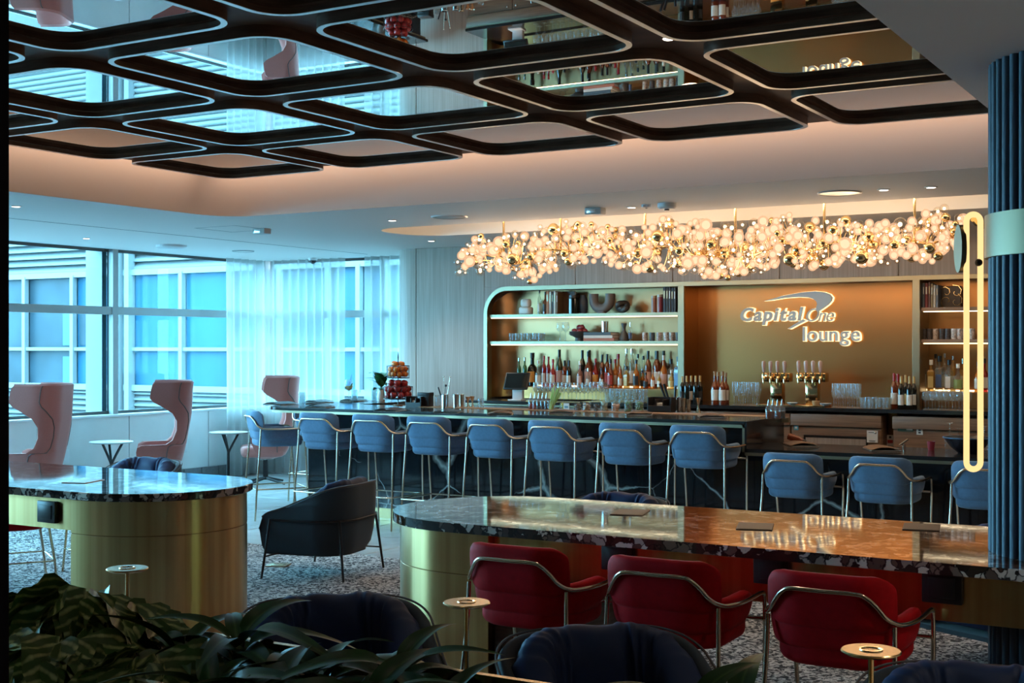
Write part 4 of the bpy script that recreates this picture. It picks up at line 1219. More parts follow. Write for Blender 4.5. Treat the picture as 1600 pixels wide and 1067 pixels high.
# tub armchair, front is +y
def make_tub(label, shellmat, cushmat, S=1.0):
    t = thing('tub_armchair', label, 'armchair', (0, 0, 0), 0, 'tub armchairs')
    P0 = [Vector((x, y, 0)) for x, y in upath(0.37, 0.34, -0.34, 0.26, 14)]
    P = []
    for a_, b_ in zip(P0[:-1], P0[1:]):
        k_ = max(1, int((b_ - a_).length / 0.022))
        P += [tuple((a_ + (b_ - a_) * (q / k_))[:2]) for q in range(k_)]
    P.append(tuple(P0[-1][:2]))
    def top(i):
        y = P[i][1]
        d_ = min(1.0, max(0.0, (0.34 - y) / 0.11))
        return 0.475 + 0.205 * smoothstep(0.36, -0.36, y) - 0.09 * (1 - math.sqrt(max(0.0, 1 - (1 - d_) ** 2)))
    N = normals2(P)
    mb = MB()
    rows = []
    m = len(P)
    for i in range(m):
        e = min(i, m - 1 - i)
        f = (0.5, 0.85, 1)[min(e, 2)]
        zt = top(i); row = []
        prof = [(0.80, 0.175, 0.0), (0.90, 0.23, 0.0), (0.955, 0.32, 0), (0.985, 0.42, 0), (1.0, 0.52, 0), (1.01, zt - 0.02, 0.004), (1.01, zt - 0.004, 0.016), (1.01, zt, 0.03), (1.01, zt - 0.006, 0.046), (1.0, zt - 0.03, 0.056), (0.985, 0.42, 0.056), (0.93, 0.24, 0.056)]
        for s, z, d in prof:
            z = min(z, zt)
            if e < 2: z = min(z, zt - (0.03, 0.008)[e])
            sy = s if P[i][1] < 0 else 0.15 * s + 0.85
            row.append((P[i][0] * s - N[i].x * d * f, P[i][1] * sy - N[i].y * d * f, z))
        rows.append(row)
    o = len(mb.v)
    mb.grid(rows, False, False)
    for base, rev in ((0, True), (m - 1, False)):
        idx = [o + base * 12 + k for k in range(12)]
        mb.f.append(tuple(idx[::-1] if rev else idx)); mb.mi.append(0)
    mb.obj('shell', shellmat, t, 60)
    rim_ = [(x * 1.01, y * (1.01 if y < 0 else 1.0), top(i) - 0.002) for i, (x, y) in enumerate(P)][1:-1]
    MB().tube(rim_, 0.0045, 6).obj('piping', M['taupe'], t)
    pl = [(x * 0.80, y * (0.80 if y < 0 else 0.95)) for x, y in P]
    MB().prism([(x, y) for x, y in pl], 0.165, 0.19).obj('underside', shellmat, t)
    belt = MB().tube([(x * 0.99 + n.x * 0.006, y * 0.99 + n.y * 0.006, 0.425) for (x, y), n in list(zip(P, N))[4:-4]], 0.008, 6)
    belt.obj('belt_rail', M['blackmetal'], t)
    so = rrect(-0.28, 0.28, -0.20, 0.36, 0.12, 6)
    MB().cushion(so, 0.22, 0.40, 0.06).obj('seat_cushion', cushmat, t, 60)
    # loose back cushion with gathered folds
    mb = MB()
    rows = []
    PI_ = upath(0.305, 0.20, -0.275, 0.22, 40)
    NI = normals2(PI_)
    m = len(PI_)
    for i in range(m):
        e = min(i, m - 1 - i) / 6.0
        f = math.sqrt(max(0.05, 1 - (1 - min(1, e)) ** 2))
        u_ = i / (m - 1)
        zt = 0.40 + (0.475 + 0.235 * smoothstep(0.30, -0.30, PI_[i][1]) - 0.40) * f
        row = []
        for k in range(28):
            q = 2 * PI * k / 28
            fold = 0.006 * math.sin(u_ * 47 + 3.2 * math.sin(q * 1.0 + 9 * u_)) + 0.006 * math.sin(u_ * 23 + 4 * math.sin(q) + 5 * math.sin(u_ * 9)) + 0.003 * math.sin(u_ * 95 + 6 * math.sin(q))
            th = (0.155 + fold * 1.6) * (0.6 + 0.4 * f)
            cx = math.copysign(abs(math.cos(q)) ** 0.75, math.cos(q)) * th / 2
            cz = math.copysign(abs(math.sin(q)) ** 0.75, math.sin(q)) * (zt - 0.36 + fold) / 2
            z = (zt + 0.36) / 2 + cz
            row.append((PI_[i][0] - NI[i].x * (0.05 - cx), PI_[i][1] - NI[i].y * (0.05 - cx) - 0.03 * max(0, (z - 0.5)), z))
        rows.append(row)
    o = len(mb.v)
    mb.grid(rows, False, True)
    mb.f.append(tuple(o + k for k in range(27, -1, -1))); mb.mi.append(0)
    mb.f.append(tuple(o + (m - 1) * 28 + k for k in range(28))); mb.mi.append(0)
    mb.obj('back_cushion', cushmat, t, 80)
    for sx_, sy_ in ((1, 1), (-1, 1), (1, -1), (-1, -1)):
        x0_, y0_ = (0.355, 0.25) if sy_ > 0 else (0.285, -0.275)
        l = MB().tube([(sx_ * (x0_ + 0.008), (y0_), 0.43), (sx_ * (x0_ + 0.045), y0_ + sy_ * 0.05, 0.0)], [0.011, 0.009], 8)
        l.tube([(sx_ * (x0_ + 0.028), y0_ + sy_ * 0.027, 0.16), (sx_ * (x0_ - 0.12), y0_ - sy_ * 0.07, 0.185)], 0.006, 6)
        l.obj('leg', M['blackmetal'], t)
    return t
def face(dx, dz):
    """rotation that makes +y point along (right, away) as the lens sees it"""
    X, Y = dx * CS - dz * SN, dx * SN + dz * CS
    return math.atan2(-X, Y)
tub = make_tub('petrol grey tub armchair with thin black legs between the two communal tables', M['charcoal'], M['navy'])
a1, a2, a3 = at_h(398, 898, 0), at_h(545, 905, 0), at_h(614, 890, 0)
cx_, cy_ = (a1[0] + a3[0]) / 2, (a1[1] + a3[1]) / 2
tub.location = (cx_, cy_, 0); tub.rotation_euler = (0, 0, face(-0.94, 0.34))
def tubcopy(px, py, h, dep, fx, fz, label, back=0.0, cush=None):
    x, y = at_h(px, py, h)
    rz = face(fx, fz)
    o = dup(tub, (x + math.sin(rz) * dep * -1, y + math.cos(rz) * dep, 0), rz, label)
    return o
tubcopy(515, 925, 0.70, 0.30, 0.25, -0.97, 'dark navy tub armchair with gathered cushion, behind the leafy planter in front of the tables')
tubcopy(915, 973, 0.70, 0.30, 0.25, -0.97, 'dark navy tub armchair with gathered cushion in front of the first two crimson stools')
tubcopy(1530, 1034, 0.70, 0.28, -0.30, -0.95, 'dark navy tub armchair at the bottom right in front of the blue column')
x, y = at_h(950, 776, 0.70); dup(tub, (x, y, 0), PI * 0.98, 'dark tub armchair behind the right table, only the top of its back showing')
x, y = at_h(1555, 950, 0.45); dup(tub, (on_y(1560, 7.35), 7.35, 0), PI * 0.85, 'dark tub armchair seen under the right end of the right table')
x, y = at_h(175, 722, 0.70); dup(tub, (x, y + 0.25, 0), PI * 1.05, 'navy tub armchair behind the left table, only its cushion top showing')

# dusty pink wing chair, front is +y
def make_wing(label):
    t = thing('wing_chair', label, 'armchair', (0, 0, 0), 0, 'dusty pink wing chairs')
    # how far forward the side reaches, by height
    prof = [(0.36, 0.40, 0.78), (0.42, 0.47, 0.86), (0.50, 0.51, 0.92), (0.58, 0.52, 0.95), (0.628, 0.515, 0.96), (0.65, 0.47, 0.965), (0.655, 0.22, 0.97), (0.70, 0.155, 0.97), (0.80, 0.13, 0.98), (0.90, 0.145, 0.99), (0.98, 0.20, 1.0), (1.05, 0.31, 1.0), (1.10, 0.40, 1.0), (1.14, 0.435, 1.0), (1.22, 0.43, 1.0), (1.28, 0.42, 1.0), (1.30, 0.40, 1.0)]
    W, D, r = 0.345, 0.30, 0.22
    def plan(fwd, s, lean, n=34):
        """point list from right front round the back to left front, reaching fwd ahead of the back face"""
        base = []
        L1 = max(0.0, fwd - r)
        arc = PI / 2 * r
        flat_ = 2 * (W - r)
        tot = 2 * L1 + 2 * arc + flat_
        out = []
        short = fwd < r
        a_max = PI / 2 if not short else math.acos(max(-1, 1 - fwd / r))
        if short:
            tot = 2 * r * a_max + flat_
        for i in range(n):
            d = tot * i / (n - 1)
            if not short:
                segs = (L1, arc, flat_, arc, L1)
            else:
                segs = (0, r * a_max, flat_, r * a_max, 0)
            if d <= segs[0]:
                p = (W, fwd - d)
            elif d <= segs[0] + segs[1]:
                q = (d - segs[0]) / r + (PI / 2 - a_max)
                p = (W - r + r * math.cos(q), r - r * math.sin(q))
            elif d <= sum(segs[:3]):
                p = (W - r - (d - segs[0] - segs[1]), 0)
            elif d <= sum(segs[:4]):
                q = (d - sum(segs[:3])) / r
                p = (-(W - r) - r * math.sin(q), r - r * math.cos(q))
            else:
                p = (-W, r + (d - sum(segs[:4])))
            out.append((p[0] * s, (p[1] - D) * s + lean))
        return out
    rows_o, rows_i = [], []
    TH_ = 0.045
    for z, fwd, s in prof:
        lean = -0.14 * max(0, z - 0.36) / 0.94 + 0.03 * smoothstep(0.9, 1.3, z)
        P = plan(fwd, s, lean)
        N = normals2(P)
        rows_o.append([(x, y, z) for x, y in P])
        m = len(P)
        rows_i.append([(P[i][0] - N[i].x * TH_ * (0.55 if i in (0, m - 1) else 1), P[i][1] - N[i].y * TH_ * (0.55 if i in (0, m - 1) else 1), z) for i in range(m)])
    mb = MB()
    m = len(rows_o[0])
    mb.grid(rows_o); 
    mb.grid(rows_i, flip=True)
    mb.grid([[r[0] for r in rows_o], [r[0] for r in rows_i]], flip=True)
    mb.grid([[r[-1] for r in rows_o], [r[-1] for r in rows_i]])
    midtop = [((a[0] + b[0]) / 2, (a[1] + b[1]) / 2, 1.318) for a, b in zip(rows_o[-1], rows_i[-1])]
    mb.grid([rows_o[-1], midtop, rows_i[-1]])
    bot = [(x * 0.55, y * 0.55 + 0.02, 0.315) for x, y, z in rows_o[0]]
    mb.grid([rows_o[0], bot])
    mb.add(bot, [tuple(range(m))])
    mb.obj('shell', M['pink'], t, 50)
    so = rrect(-0.285, 0.285, -0.22, 0.30, 0.10, 6)
    MB().cushion(so, 0.34, 0.47, 0.05).obj('seat_cushion', M['pink'], t, 60)
    # piping seam round the back
    for sd in (1, -1):
        idx = 7 if sd > 0 else m - 8
        MB().tube([(p[idx][0] + sd * 0.002, p[idx][1] - 0.001, p[idx][2]) for p in rows_o], 0.005, 6).obj('piping', M['taupe'], t)
    MB().tube([(0, 0, 0.31), (0, 0, 0.05)], 0.03, 12).obj('pedestal', M['blackmetal'], t)
    MB().lathe([(0.001, 0.318), (0.11, 0.318), (0.11, 0.30), (0.04, 0.285), (0.001, 0.285)], 20).obj('swivel_plate', M['steel'], t)
    for k in range(4):
        a = PI / 4 + PI / 2 * k
        MB().tube([(0.02 * math.cos(a), 0.02 * math.sin(a), 0.07), (0.31 * math.cos(a), 0.31 * math.sin(a), 0.014)], [0.02, 0.012], 8).obj('base_foot', M['blackmetal'], t)
    return t
wing = make_wing('dusty pink high-backed wing chair left of the window mullion, cut by the dark column edge')
def place_wing(o, px, py, fx, fz):
    x, y = at_h(px, py, 1.31)
    rz = face(fx, fz)
    o.location = (x - math.sin(rz) * 0.38, y + math.cos(rz) * 0.38, 0)
    o.rotation_euler = (0, 0, rz)
place_wing(wing, 102, 600, -0.96, 0.02)
w2 = dup(wing, (0, 0, 0), 0, 'dusty pink high-backed wing chair in front of the window right of the mullion')
place_wing(w2, 298, 595, -0.97, -0.26)
w3 = dup(wing, (0, 0, 0), 0, 'dusty pink high-backed wing chair in front of the sheer curtain, behind the bar corner')
place_wing(w3, 464, 588, -0.97, -0.22)
# Y-legged side tables
def side_table(label):
    t = thing('side_table', label, 'table', (0, 0, 0), 0, 'round side tables with forked legs')
    MB().lathe([(0.001, 0.605), (0.22, 0.605), (0.235, 0.615), (0.235, 0.622), (0.001, 0.624)], 40).obj('table_top', M['alu'], t)
    MB().tube([(0, 0, 0.02), (0, 0, 0.40)], [0.017, 0.017], 10).obj('stem', M['blackmetal'], t)
    for k in range(3):
        a = 2 * PI * k / 3 + 0.5
        MB().tube(bez([(0, 0, 0.36), (0.03 * math.cos(a), 0.03 * math.sin(a), 0.43), (0.125 * math.cos(a), 0.125 * math.sin(a), 0.606)], 4), 0.014, 8).obj('fork', M['blackmetal'], t)
    MB().lathe([(0.001, 0.018), (0.03, 0.016), (0.19, 0.008), (0.19, 0.0)], 32).obj('foot_plate', M['blackmetal'], t)
    return t
s1 = side_table('round grey side table with black forked leg between the two nearer pink wing chairs')
x, y = at_h(174, 690, 0.62); s1.location = (x, y, 0)
x, y = at_h(357, 675, 0.62); dup(s1, (x, y, 0), 0.4, 'round grey side table with black forked leg beside the bar stools at the curtain')

# slim brass drink tables
def drink_table(px, py, z, label, first=None):
    d = z
    x = (px - 800) / FPX * d
    h = EYE - (py - HZ) * d / FPX
    X, Y = x * CS - d * SN, x * SN + d * CS
    r = 0.082
    t = thing('drink_table', label, 'table', (X, Y, 0), 0, 'slim brass drink tables')
    MB().lathe([(0.001, h), (r - 0.003, h), (r, h - 0.003), (r, h - 0.006), (r - 0.012, h - 0.012), (0.02, h - 0.014)], 40).obj('table_top', M['brass'], t)
    MB().lathe([(0.026, h), (0.027, h + 0.003), (0.032, h + 0.003), (0.033, h)], 30).obj('finger_ring', M['brass_pol'], t)
    MB().tube([(0, 0, 0.01), (0, 0, h - 0.013)], 0.0085, 12).obj('pole', M['brass_pol'], t)
    MB().tube([(0, 0, 0.01), (0, 0, h - 0.25)], 0.0125, 12).obj('sleeve', M['brass_pol'], t)
    MB().lathe([(0.001, 0.016), (0.075, 0.010), (0.08, 0.0)], 32).obj('base', M['brass'], t)
drink_table(729, 940, 4.5, 'slim brass drink table left of the first crimson stool')
drink_table(199, 887, 5.2, 'slim brass drink table in front of the left table, with cool daylight on its top')
drink_table(1361, 1015, 3.62, 'slim brass drink table in front of the crimson stool nearest the column')
# loose floor tile plate
x, y = at_h(435, 882, 0.006)
t = thing('floor_box', 'square brass floor outlet cover on the carpet left of the tub armchair', 'floor outlet', (x, y, 0), 0.4)
MB().rbox(-0.08, 0.08, -0.08, 0.08, 0.0, 0.008, 0.003).obj('cover', M['brass_pale'], t)
MB().rbox(-0.05, 0.05, -0.05, 0.05, 0.008, 0.01, 0.001).obj('flap', M['brass'], t)
# ================================================================== bottles and glasses
PROF = {
    'bourbon': ([(0.001, 0), (0.135, 0), (0.145, 0.015), (0.145, 0.48), (0.13, 0.56), (0.065, 0.65), (0.048, 0.70), (0.046, 0.90)], 0.86, 0.058, 20),
    'wine': ([(0.001, 0), (0.115, 0), (0.122, 0.012), (0.122, 0.58), (0.10, 0.67), (0.052, 0.76), (0.045, 0.80), (0.045, 0.93)], 0.74, 0.049, 20),
    'tall': ([(0.001, 0), (0.09, 0), (0.098, 0.01), (0.098, 0.60), (0.08, 0.68), (0.042, 0.75), (0.04, 0.92)], 0.88, 0.047, 18),
    'square': ([(0.001, 0), (0.17, 0), (0.178, 0.012), (0.178, 0.60), (0.15, 0.66), (0.055, 0.70), (0.052, 0.86)], 0.84, 0.075, 4),
    'squat': ([(0.001, 0), (0.19, 0), (0.205, 0.02), (0.205, 0.42), (0.17, 0.56), (0.075, 0.66), (0.065, 0.85)], 0.84, 0.085, 22),
    'champagne': ([(0.001, 0), (0.13, 0), (0.138, 0.012), (0.138, 0.45), (0.11, 0.60), (0.052, 0.78), (0.046, 0.93)], 0.70, 0.052, 20),
}
CAPS = {'k': flat((0.015, 0.015, 0.015), 0.3), 'r': flat((0.35, 0.02, 0.02), 0.35), 'g': flat((0.55, 0.36, 0.12), 0.35), 'w': flat((0.7, 0.68, 0.62), 0.4), 's': M['steel'], 'c': flat((0.30, 0.17, 0.08), 0.6)}
LABS = {'w': flat((0.66, 0.62, 0.55)), 'k': flat((0.03, 0.03, 0.03)), 'p': flat((0.60, 0.36, 0.30)), 'y': flat((0.62, 0.48, 0.20)), 'n': flat((0.05, 0.07, 0.14)), 'o': flat((0.6, 0.22, 0.03)), 'g': flat((0.25, 0.34, 0.12)), 'r': flat((0.4, 0.05, 0.04)), 'b': flat((0.12, 0.22, 0.38))}
BC_CACHE = {}
STAND = []
def settle(x, y, r, y0, y1):
    """nearest free spot for a bottle of radius r between Y0 and Y1"""
    best = None
    for dy in range(-14, 15):
        for dx in range(-16, 17):
            X, Y = x + dx * 0.006, y + dy * 0.012
            if not (y0 + r <= Y <= y1 - r): continue
            if all((X - a) ** 2 + (Y - b) ** 2 >= (r + q) ** 2 for a, b, q in STAND):
                c = dx * dx + 1.6 * dy * dy
                if best is None or c < best[0]: best = (c, X, Y)
    X, Y = (best[1], best[2]) if best else (x, y)
    STAND.append((X, Y, r))
    return X, Y
def bottle(kind, liq, lab, cap, loc, h, label, group, lim=None):
    if lim:
        rr_ = max(p[0] for p in PROF[kind][0]) * h * 0.78 * (0.76 if kind == 'square' else 1.0) + 0.003
        X_, Y_ = settle(loc[0], loc[1], rr_, *lim)
        loc = (X_, Y_, loc[2])
    key = (kind, liq, lab, cap)
    prof, cz, cr, n = PROF[kind]
    if key not in BC_CACHE:
        sq = n == 4
        a0 = PI / 4 if sq else 0
        body = MB().lathe(prof, n, (0, 0, 0), a0, a0 + 2 * PI).mesh('bottle_glass', LIQ[liq], 30)
        capm = MB().lathe([(cr, cz), (cr, 0.995), (cr * 0.9, 1.0), (0.001, 1.0)], 14).mesh('cap', CAPS[cap], 40)
        labm = None
        if lab:
            r = max(p[0] for p in prof)
            if sq:
                d = r * math.cos(PI / 4) + 0.003
                labm = MB().box(-d * 0.8, d * 0.8, -d - 0.002, -d, 0.12, 0.48).mesh('label_band', LABS[lab], 0)
            else:
                labm = MB().lathe([(r + 0.003, 0.12), (r + 0.003, 0.44)], 12, (0, 0, 0), -PI / 2 - 1.15, -PI / 2 + 1.15).mesh('label_band', LABS[lab], 60)
        BC_CACHE[key] = (body, capm, labm)
    body, capm, labm = BC_CACHE[key]
    t = thing('bottle', label, 'bottle', loc, rnd.uniform(-0.25, 0.25), group, (h * 0.78, h * 0.78, h))
    link('bottle_glass', body, t)
    link('cap', capm, t)
    if labm: link('label_band', labm, t)
    return t
DESC = {'amber': 'amber whisky', 'darkamber': 'dark brown spirit', 'red': 'red liqueur', 'green': 'green liqueur', 'clear': 'clear spirit', 'gold': 'golden spirit', 'black': 'black glass', 'orange': 'orange liqueur', 'blue': 'pale blue gin', 'rose': 'rose spirit', 'champ': 'dark green champagne'}
LDESC = {'w': 'cream label', 'k': 'black label', 'p': 'pink label', 'y': 'yellow label', 'n': 'navy label', 'o': 'orange label', 'g': 'green label', 'r': 'red label', 'b': 'blue label', '': 'no label'}
GB = 'bottles on the lit step of the left niche'
# (px, top py, kind, liquid, label, cap, row)
left = [(811, 559, 'tall', 'green', '', 's', 1), (820, 558, 'tall', 'green', '', 's', 1), (829, 551, 'squat', 'black', 'o', 'k', 2), (841, 563, 'bourbon', 'clear', 'w', 'w', 0), (850, 556, 'tall', 'red', 'w', 'r', 1), (857, 557, 'tall', 'red', 'w', 'r', 2), (864, 561, 'bourbon', 'red', 'w', 'r', 0), (874, 546, 'champagne', 'champ', 'p', 'k', 2), (882, 563, 'wine', 'darkamber', 'w', 'k', 1), (889, 563, 'wine', 'black', 'w', 'k', 0),
        (906, 564, 'bourbon', 'rose', 'p', 'w', 0), (910, 547, 'wine', 'black', 'k', 'k', 2), (917, 547, 'wine', 'darkamber', 'w', 'k', 2), (919, 575, 'bourbon', 'clear', 'w', 'b' if False else 's', 0), (924, 549, 'bourbon', 'darkamber', 'p', 'k', 2), (929, 560, 'bourbon', 'red', 'o', 'r', 1), (940, 575, 'bourbon', 'darkamber', 'w', 'k', 0), (941, 554, 'wine', 'darkamber', 'k', 'k', 2), (948, 553, 'wine', 'darkamber', 'r', 'k', 2), (954, 561, 'bourbon', 'darkamber', 'r', 'k', 0), (961, 561, 'bourbon', 'amber', 'w', 'r', 1), (966, 553, 'bourbon', 'amber', 'p', 'r', 2), (969, 572, 'bourbon', 'amber', 'w', 'c', 0), (979, 572, 'square', 'gold', 'y', 'k', 0), (979, 541, 'tall', 'clear', 'w', 's', 2), (985, 541, 'tall', 'clear', 'w', 's', 2), (994, 562, 'bourbon', 'amber', 'k', 'k', 0), (996, 553, 'tall', 'clear', 'g', 'k', 2), (1003, 556, 'tall', 'clear', 'g', 'k', 2), (1004, 578, 'bourbon', 'orange', 'k', 'k', 1), (1011, 548, 'wine', 'darkamber', 'p', 'k', 2), (1018, 548, 'wine', 'darkamber', 'p', 'k', 2), (1009, 583, 'squat', 'darkamber', 'k', 'k', 0), (1020, 577, 'bourbon', 'orange', 'w', 'c', 0), (1027, 548, 'wine', 'darkamber', 'w', 'k', 2), (1033, 548, 'wine', 'darkamber', 'w', 'k', 2), (1030, 580, 'bourbon', 'gold', 'w', 'w', 0), (1037, 555, 'bourbon', 'amber', 'p', 'w', 1), (1046, 561, 'square', 'clear', 'w', 'k', 1), (1049, 578, 'squat', 'gold', 'y', 'w', 0), (1059, 557, 'square', 'blue', 'b', 'n' if False else 'k', 0)]
seen = {}
ROWN = ['front', 'middle', 'back']
for px, py, kd, lq, lb, cp, row in left:
    Y = YF + 0.09 + row * 0.085
    X = on_y(px, Y)
    top = hy(px, py, Y)
    h = max(0.17, min(0.42, top - BTIER))
    cnt = seen.setdefault(row, 0); seen[row] += 1
    bottle(kd, lq, lb, cp, (X, Y, BTIER), h, '%s bottle, %s, %s row of the left niche, %s from left' % (DESC[lq], LDESC[lb], ROWN[row], ORD[cnt]), GB, (YF + 0.03, YN - 0.035))
GR = 'spirit bottles on the lit step of the right niche'
right = [(1443, 556, 'square', 'clear', 'w', 'k', 1), (1455, 562, 'square', 'gold', 'y', 'w', 0), (1462, 553, 'tall', 'clear', '', 'k', 1), (1467, 556, 'square', 'clear', 'n', 'k', 0), (1476, 552, 'tall', 'clear', 'w', 's', 1), (1483, 562, 'square', 'clear', 'w', 'k', 0), (1489, 556, 'tall', 'gold', 'w', 's', 1), (1497, 568, 'squat', 'clear', 'g', 'w', 0), (1505, 560, 'square', 'gold', 'y', 's', 1), (1528, 565, 'bourbon', 'amber', 'w', 'k', 0), (1538, 560, 'bourbon', 'red', 'w', 'k', 1)]
seen = {}
for px, py, kd, lq, lb, cp, row in right:
    Y = YF + 0.13 + row * 0.1
    X = on_y(px, Y)
    h = max(0.17, hy(px, py, Y) - BTIER - 0.02)
    cnt = seen.setdefault(row, 0); seen[row] += 1
    bottle(kd, lq, lb, cp, (X, Y, BTIER + 0.02), h, '%s bottle, %s, %s row of the right niche, %s from left' % (DESC[lq], LDESC[lb], ROWN[row], ORD[cnt]), GR, (YF + 0.08, YN - 0.035))
# wine on the back counter
k = 0
for px, py, kd, lq, lb, cp, y, where in (
        (1066, 588, 'wine', 'black', 'k', 'g', 12.30, 'beside the left post'), (1073, 587, 'wine', 'black', '', 'g', 12.24, 'beside the left post'), (1080, 587, 'wine', 'black', 'w', 'g', 12.30, 'beside the left post'), (1087, 587, 'wine', 'black', '', 'g', 12.24, 'beside the left post'), (1094, 587, 'wine', 'black', 'k', 'g', 12.30, 'beside the left post'),
        (1117, 580, 'bourbon', 'darkamber', 'w', 'c', 12.22, 'left of the beer taps'), (1122, 581, 'bourbon', 'darkamber', 'w', 'c', 12.34, 'left of the beer taps'), (1128, 580, 'bourbon', 'darkamber', 'w', 'c', 12.22, 'left of the beer taps'), (1134, 582, 'bourbon', 'darkamber', 'w', 'c', 12.34, 'left of the beer taps'),
        (1397, 583, 'wine', 'darkamber', 'w', 'r', 12.24, 'beside the right post'), (1403, 584, 'wine', 'darkamber', 'w', 'r', 12.34, 'beside the right post'), (1408, 588, 'wine', 'black', 'w', 'g', 12.14, 'beside the right post'), (1421, 588, 'wine', 'black', 'w', 'g', 12.14, 'beside the right post'), (1415, 586, 'wine', 'black', 'y', 'g', 12.28, 'beside the right post'), (1428, 588, 'wine', 'black', 'w', 'g', 12.26, 'beside the right post')):
    X = on_y(px, y)
    h = hy(px, py, y) - BC
    what = 'wine' if kd == 'wine' else 'brandy'
    bottle(kd, lq, lb, cp, (X, y, BC), h, '%s %s bottle, %s, back counter %s, %s from left' % ('black' if lq == 'black' else 'dark brown', what, {'g': 'gold capsule', 'c': 'brown cork', 'r': 'red capsule'}[cp], where, ORD[k if k < 5 else (k - 5 if k < 9 else k - 9)]), 'wine bottles on the back counter', (12.05, 12.45))
    k += 1

G = {}
def gl(kind):
    if kind in G: return G[kind]
    if kind == 'wineglass':
        mb = MB().lathe([(0.034, 0.0), (0.03, 0.003), (0.005, 0.008), (0.0038, 0.02), (0.0038, 0.095), (0.012, 0.102), (0.036, 0.125), (0.042, 0.150), (0.038, 0.185), (0.033, 0.215)], 16)
    elif kind == 'flute':
        mb = MB().lathe([(0.022, 0.0), (0.020, 0.003), (0.005, 0.008), (0.0038, 0.02), (0.0038, 0.075), (0.009, 0.085), (0.019, 0.11), (0.0225, 0.15), (0.022, 0.20), (0.0215, 0.225)], 16)
    elif kind == 'tumbler':
        mb = MB().lathe([(0.001, 0.006), (0.027, 0.0), (0.029, 0.004), (0.033, 0.10), (0.031, 0.10), (0.027, 0.012), (0.001, 0.012)], 16)
    elif kind == 'highball':
        mb = MB().lathe([(0.001, 0.006), (0.030, 0.0), (0.032, 0.004), (0.036, 0.135), (0.0345, 0.135), (0.030, 0.014), (0.001, 0.014)], 18)
    G[kind] = mb.mesh(kind, M['glass'], 50)
    return G[kind]
def glass(kind, x, y, z, label, group, s=1.0, mat=None):
    o = link({'wineglass': 'wine_glass', 'flute': 'champagne_glass', 'tumbler': 'tumbler', 'highball': 'water_glass'}[kind], gl(kind))
    o.location = (x, y, z); o.scale = (s, s, s)
    return tag(o, label, 'glass', group)
# glasses in rows: (kind, count per row, rows, first column, step, first Y, row gap, height, scale, where, group)
RW = ('front', 'second', 'back')
def glass_rows(kind, n, rows, px, step, y0, gap, z, sc, where, grp, ph=0.45):
    for r in range(rows):
        for i in range(n):
            y = y0 + r * gap
            X = on_y(px + step * (i + ph * r), y)
            zz = z(X) if callable(z) else z
            glass(kind, X, y, zz, '%s, %s row, %s from left' % (where, RW[r], ORD[i]), grp, sc)
glass_rows('flute', 6, 2, 1147, 7.2, 12.15, 0.12, BC, 1.0, 'clear stemmed glass left of the beer taps', 'stemmed glasses left of the beer taps')
glass_rows('flute', 6, 2, 1303, 7.2, 12.12, 0.12, BC, 1.0, 'clear stemmed glass right of the beer taps', 'stemmed glasses right of the beer taps')
glass_rows('tumbler', 4, 2, 1349, 11.5, 12.10, 0.12, BC, 1.0, 'clear short tumbler before the right wine bottles', 'tumblers on the back counter')
glass_rows('wineglass', 7, 2, 1446, 10.5, 12.12, 0.12, BC, 0.78, 'clear wine glass below the right niche', 'wine glasses before the right niche')
glass_rows('wineglass', 9, 2, 838, 12.5, 12.13, 0.11, lambda X: BC - (0.012 if X < XBC + 1.42 else 0), 0.95, 'clear wine glass before the left niche bottles', 'wine glasses before the left niche')
glass_rows('highball', 6, 2, 950, 10.5, 12.12, 0.10, BC, 1.0, 'clear highball glass before the left niche bottles', 'highball glasses before the left niche')
glass_rows('tumbler', 6, 2, 799, 9.0, YF + 0.10, 0.12, SH2, 0.9, 'clear tumbler at the left end of the lower niche shelf', 'tumblers on the lower niche shelf')
for i, px in enumerate((875, 884)):
    glass('wineglass', on_y(px, YF + 0.12), YF + 0.12, SH2, ('left', 'right')[i] + ' one of two tall wine glasses beside the bowl on the lower niche shelf', 'pair of wine glasses on the niche shelf', 0.98)

# ================================================================== things on the niche shelves
def book(x, y, z, w, d, h, mt, label, grp=None, lying=False, rz=0.0):
    t = thing('book', label, 'book', (x, y, z), rz, grp)
    if lying:
        MB().rbox(-w / 2, w / 2, -d / 2, d / 2, 0, h, 0.002, 1).obj('cover', mt, t, 0)
        MB().box(-w / 2 + 0.004, w / 2 + 0.001, -d / 2 + 0.005, d / 2 + 0.001, 0.005, h - 0.005).obj('pages', M['paper'], t, 0)
    else:
        MB().rbox(-w / 2, w / 2, -d / 2, d / 2, 0, h, 0.002, 1).obj('cover', mt, t, 0)
        MB().box(-w / 2 + 0.004, w / 2 - 0.004, -d / 2 + 0.006, d / 2 + 0.001, 0.003, h + 0.001).obj('pages', M['paper'], t, 0)
        MB().box(-w / 2 + 0.006, w / 2 - 0.006, -d / 2 - 0.001, -d / 2, h * 0.55, h * 0.85).obj('spine_print', M['paper'] if rnd.random() < 0.5 else M['brass_pale'], t, 0)
YB1 = YF + 0.14
def bx_px(p0, p1, top, Y, zb):
    return on_y((p0 + p1) / 2, Y), on_y(p1, Y) - on_y(p0, Y), hy((p0 + p1) / 2, top, Y) - zb
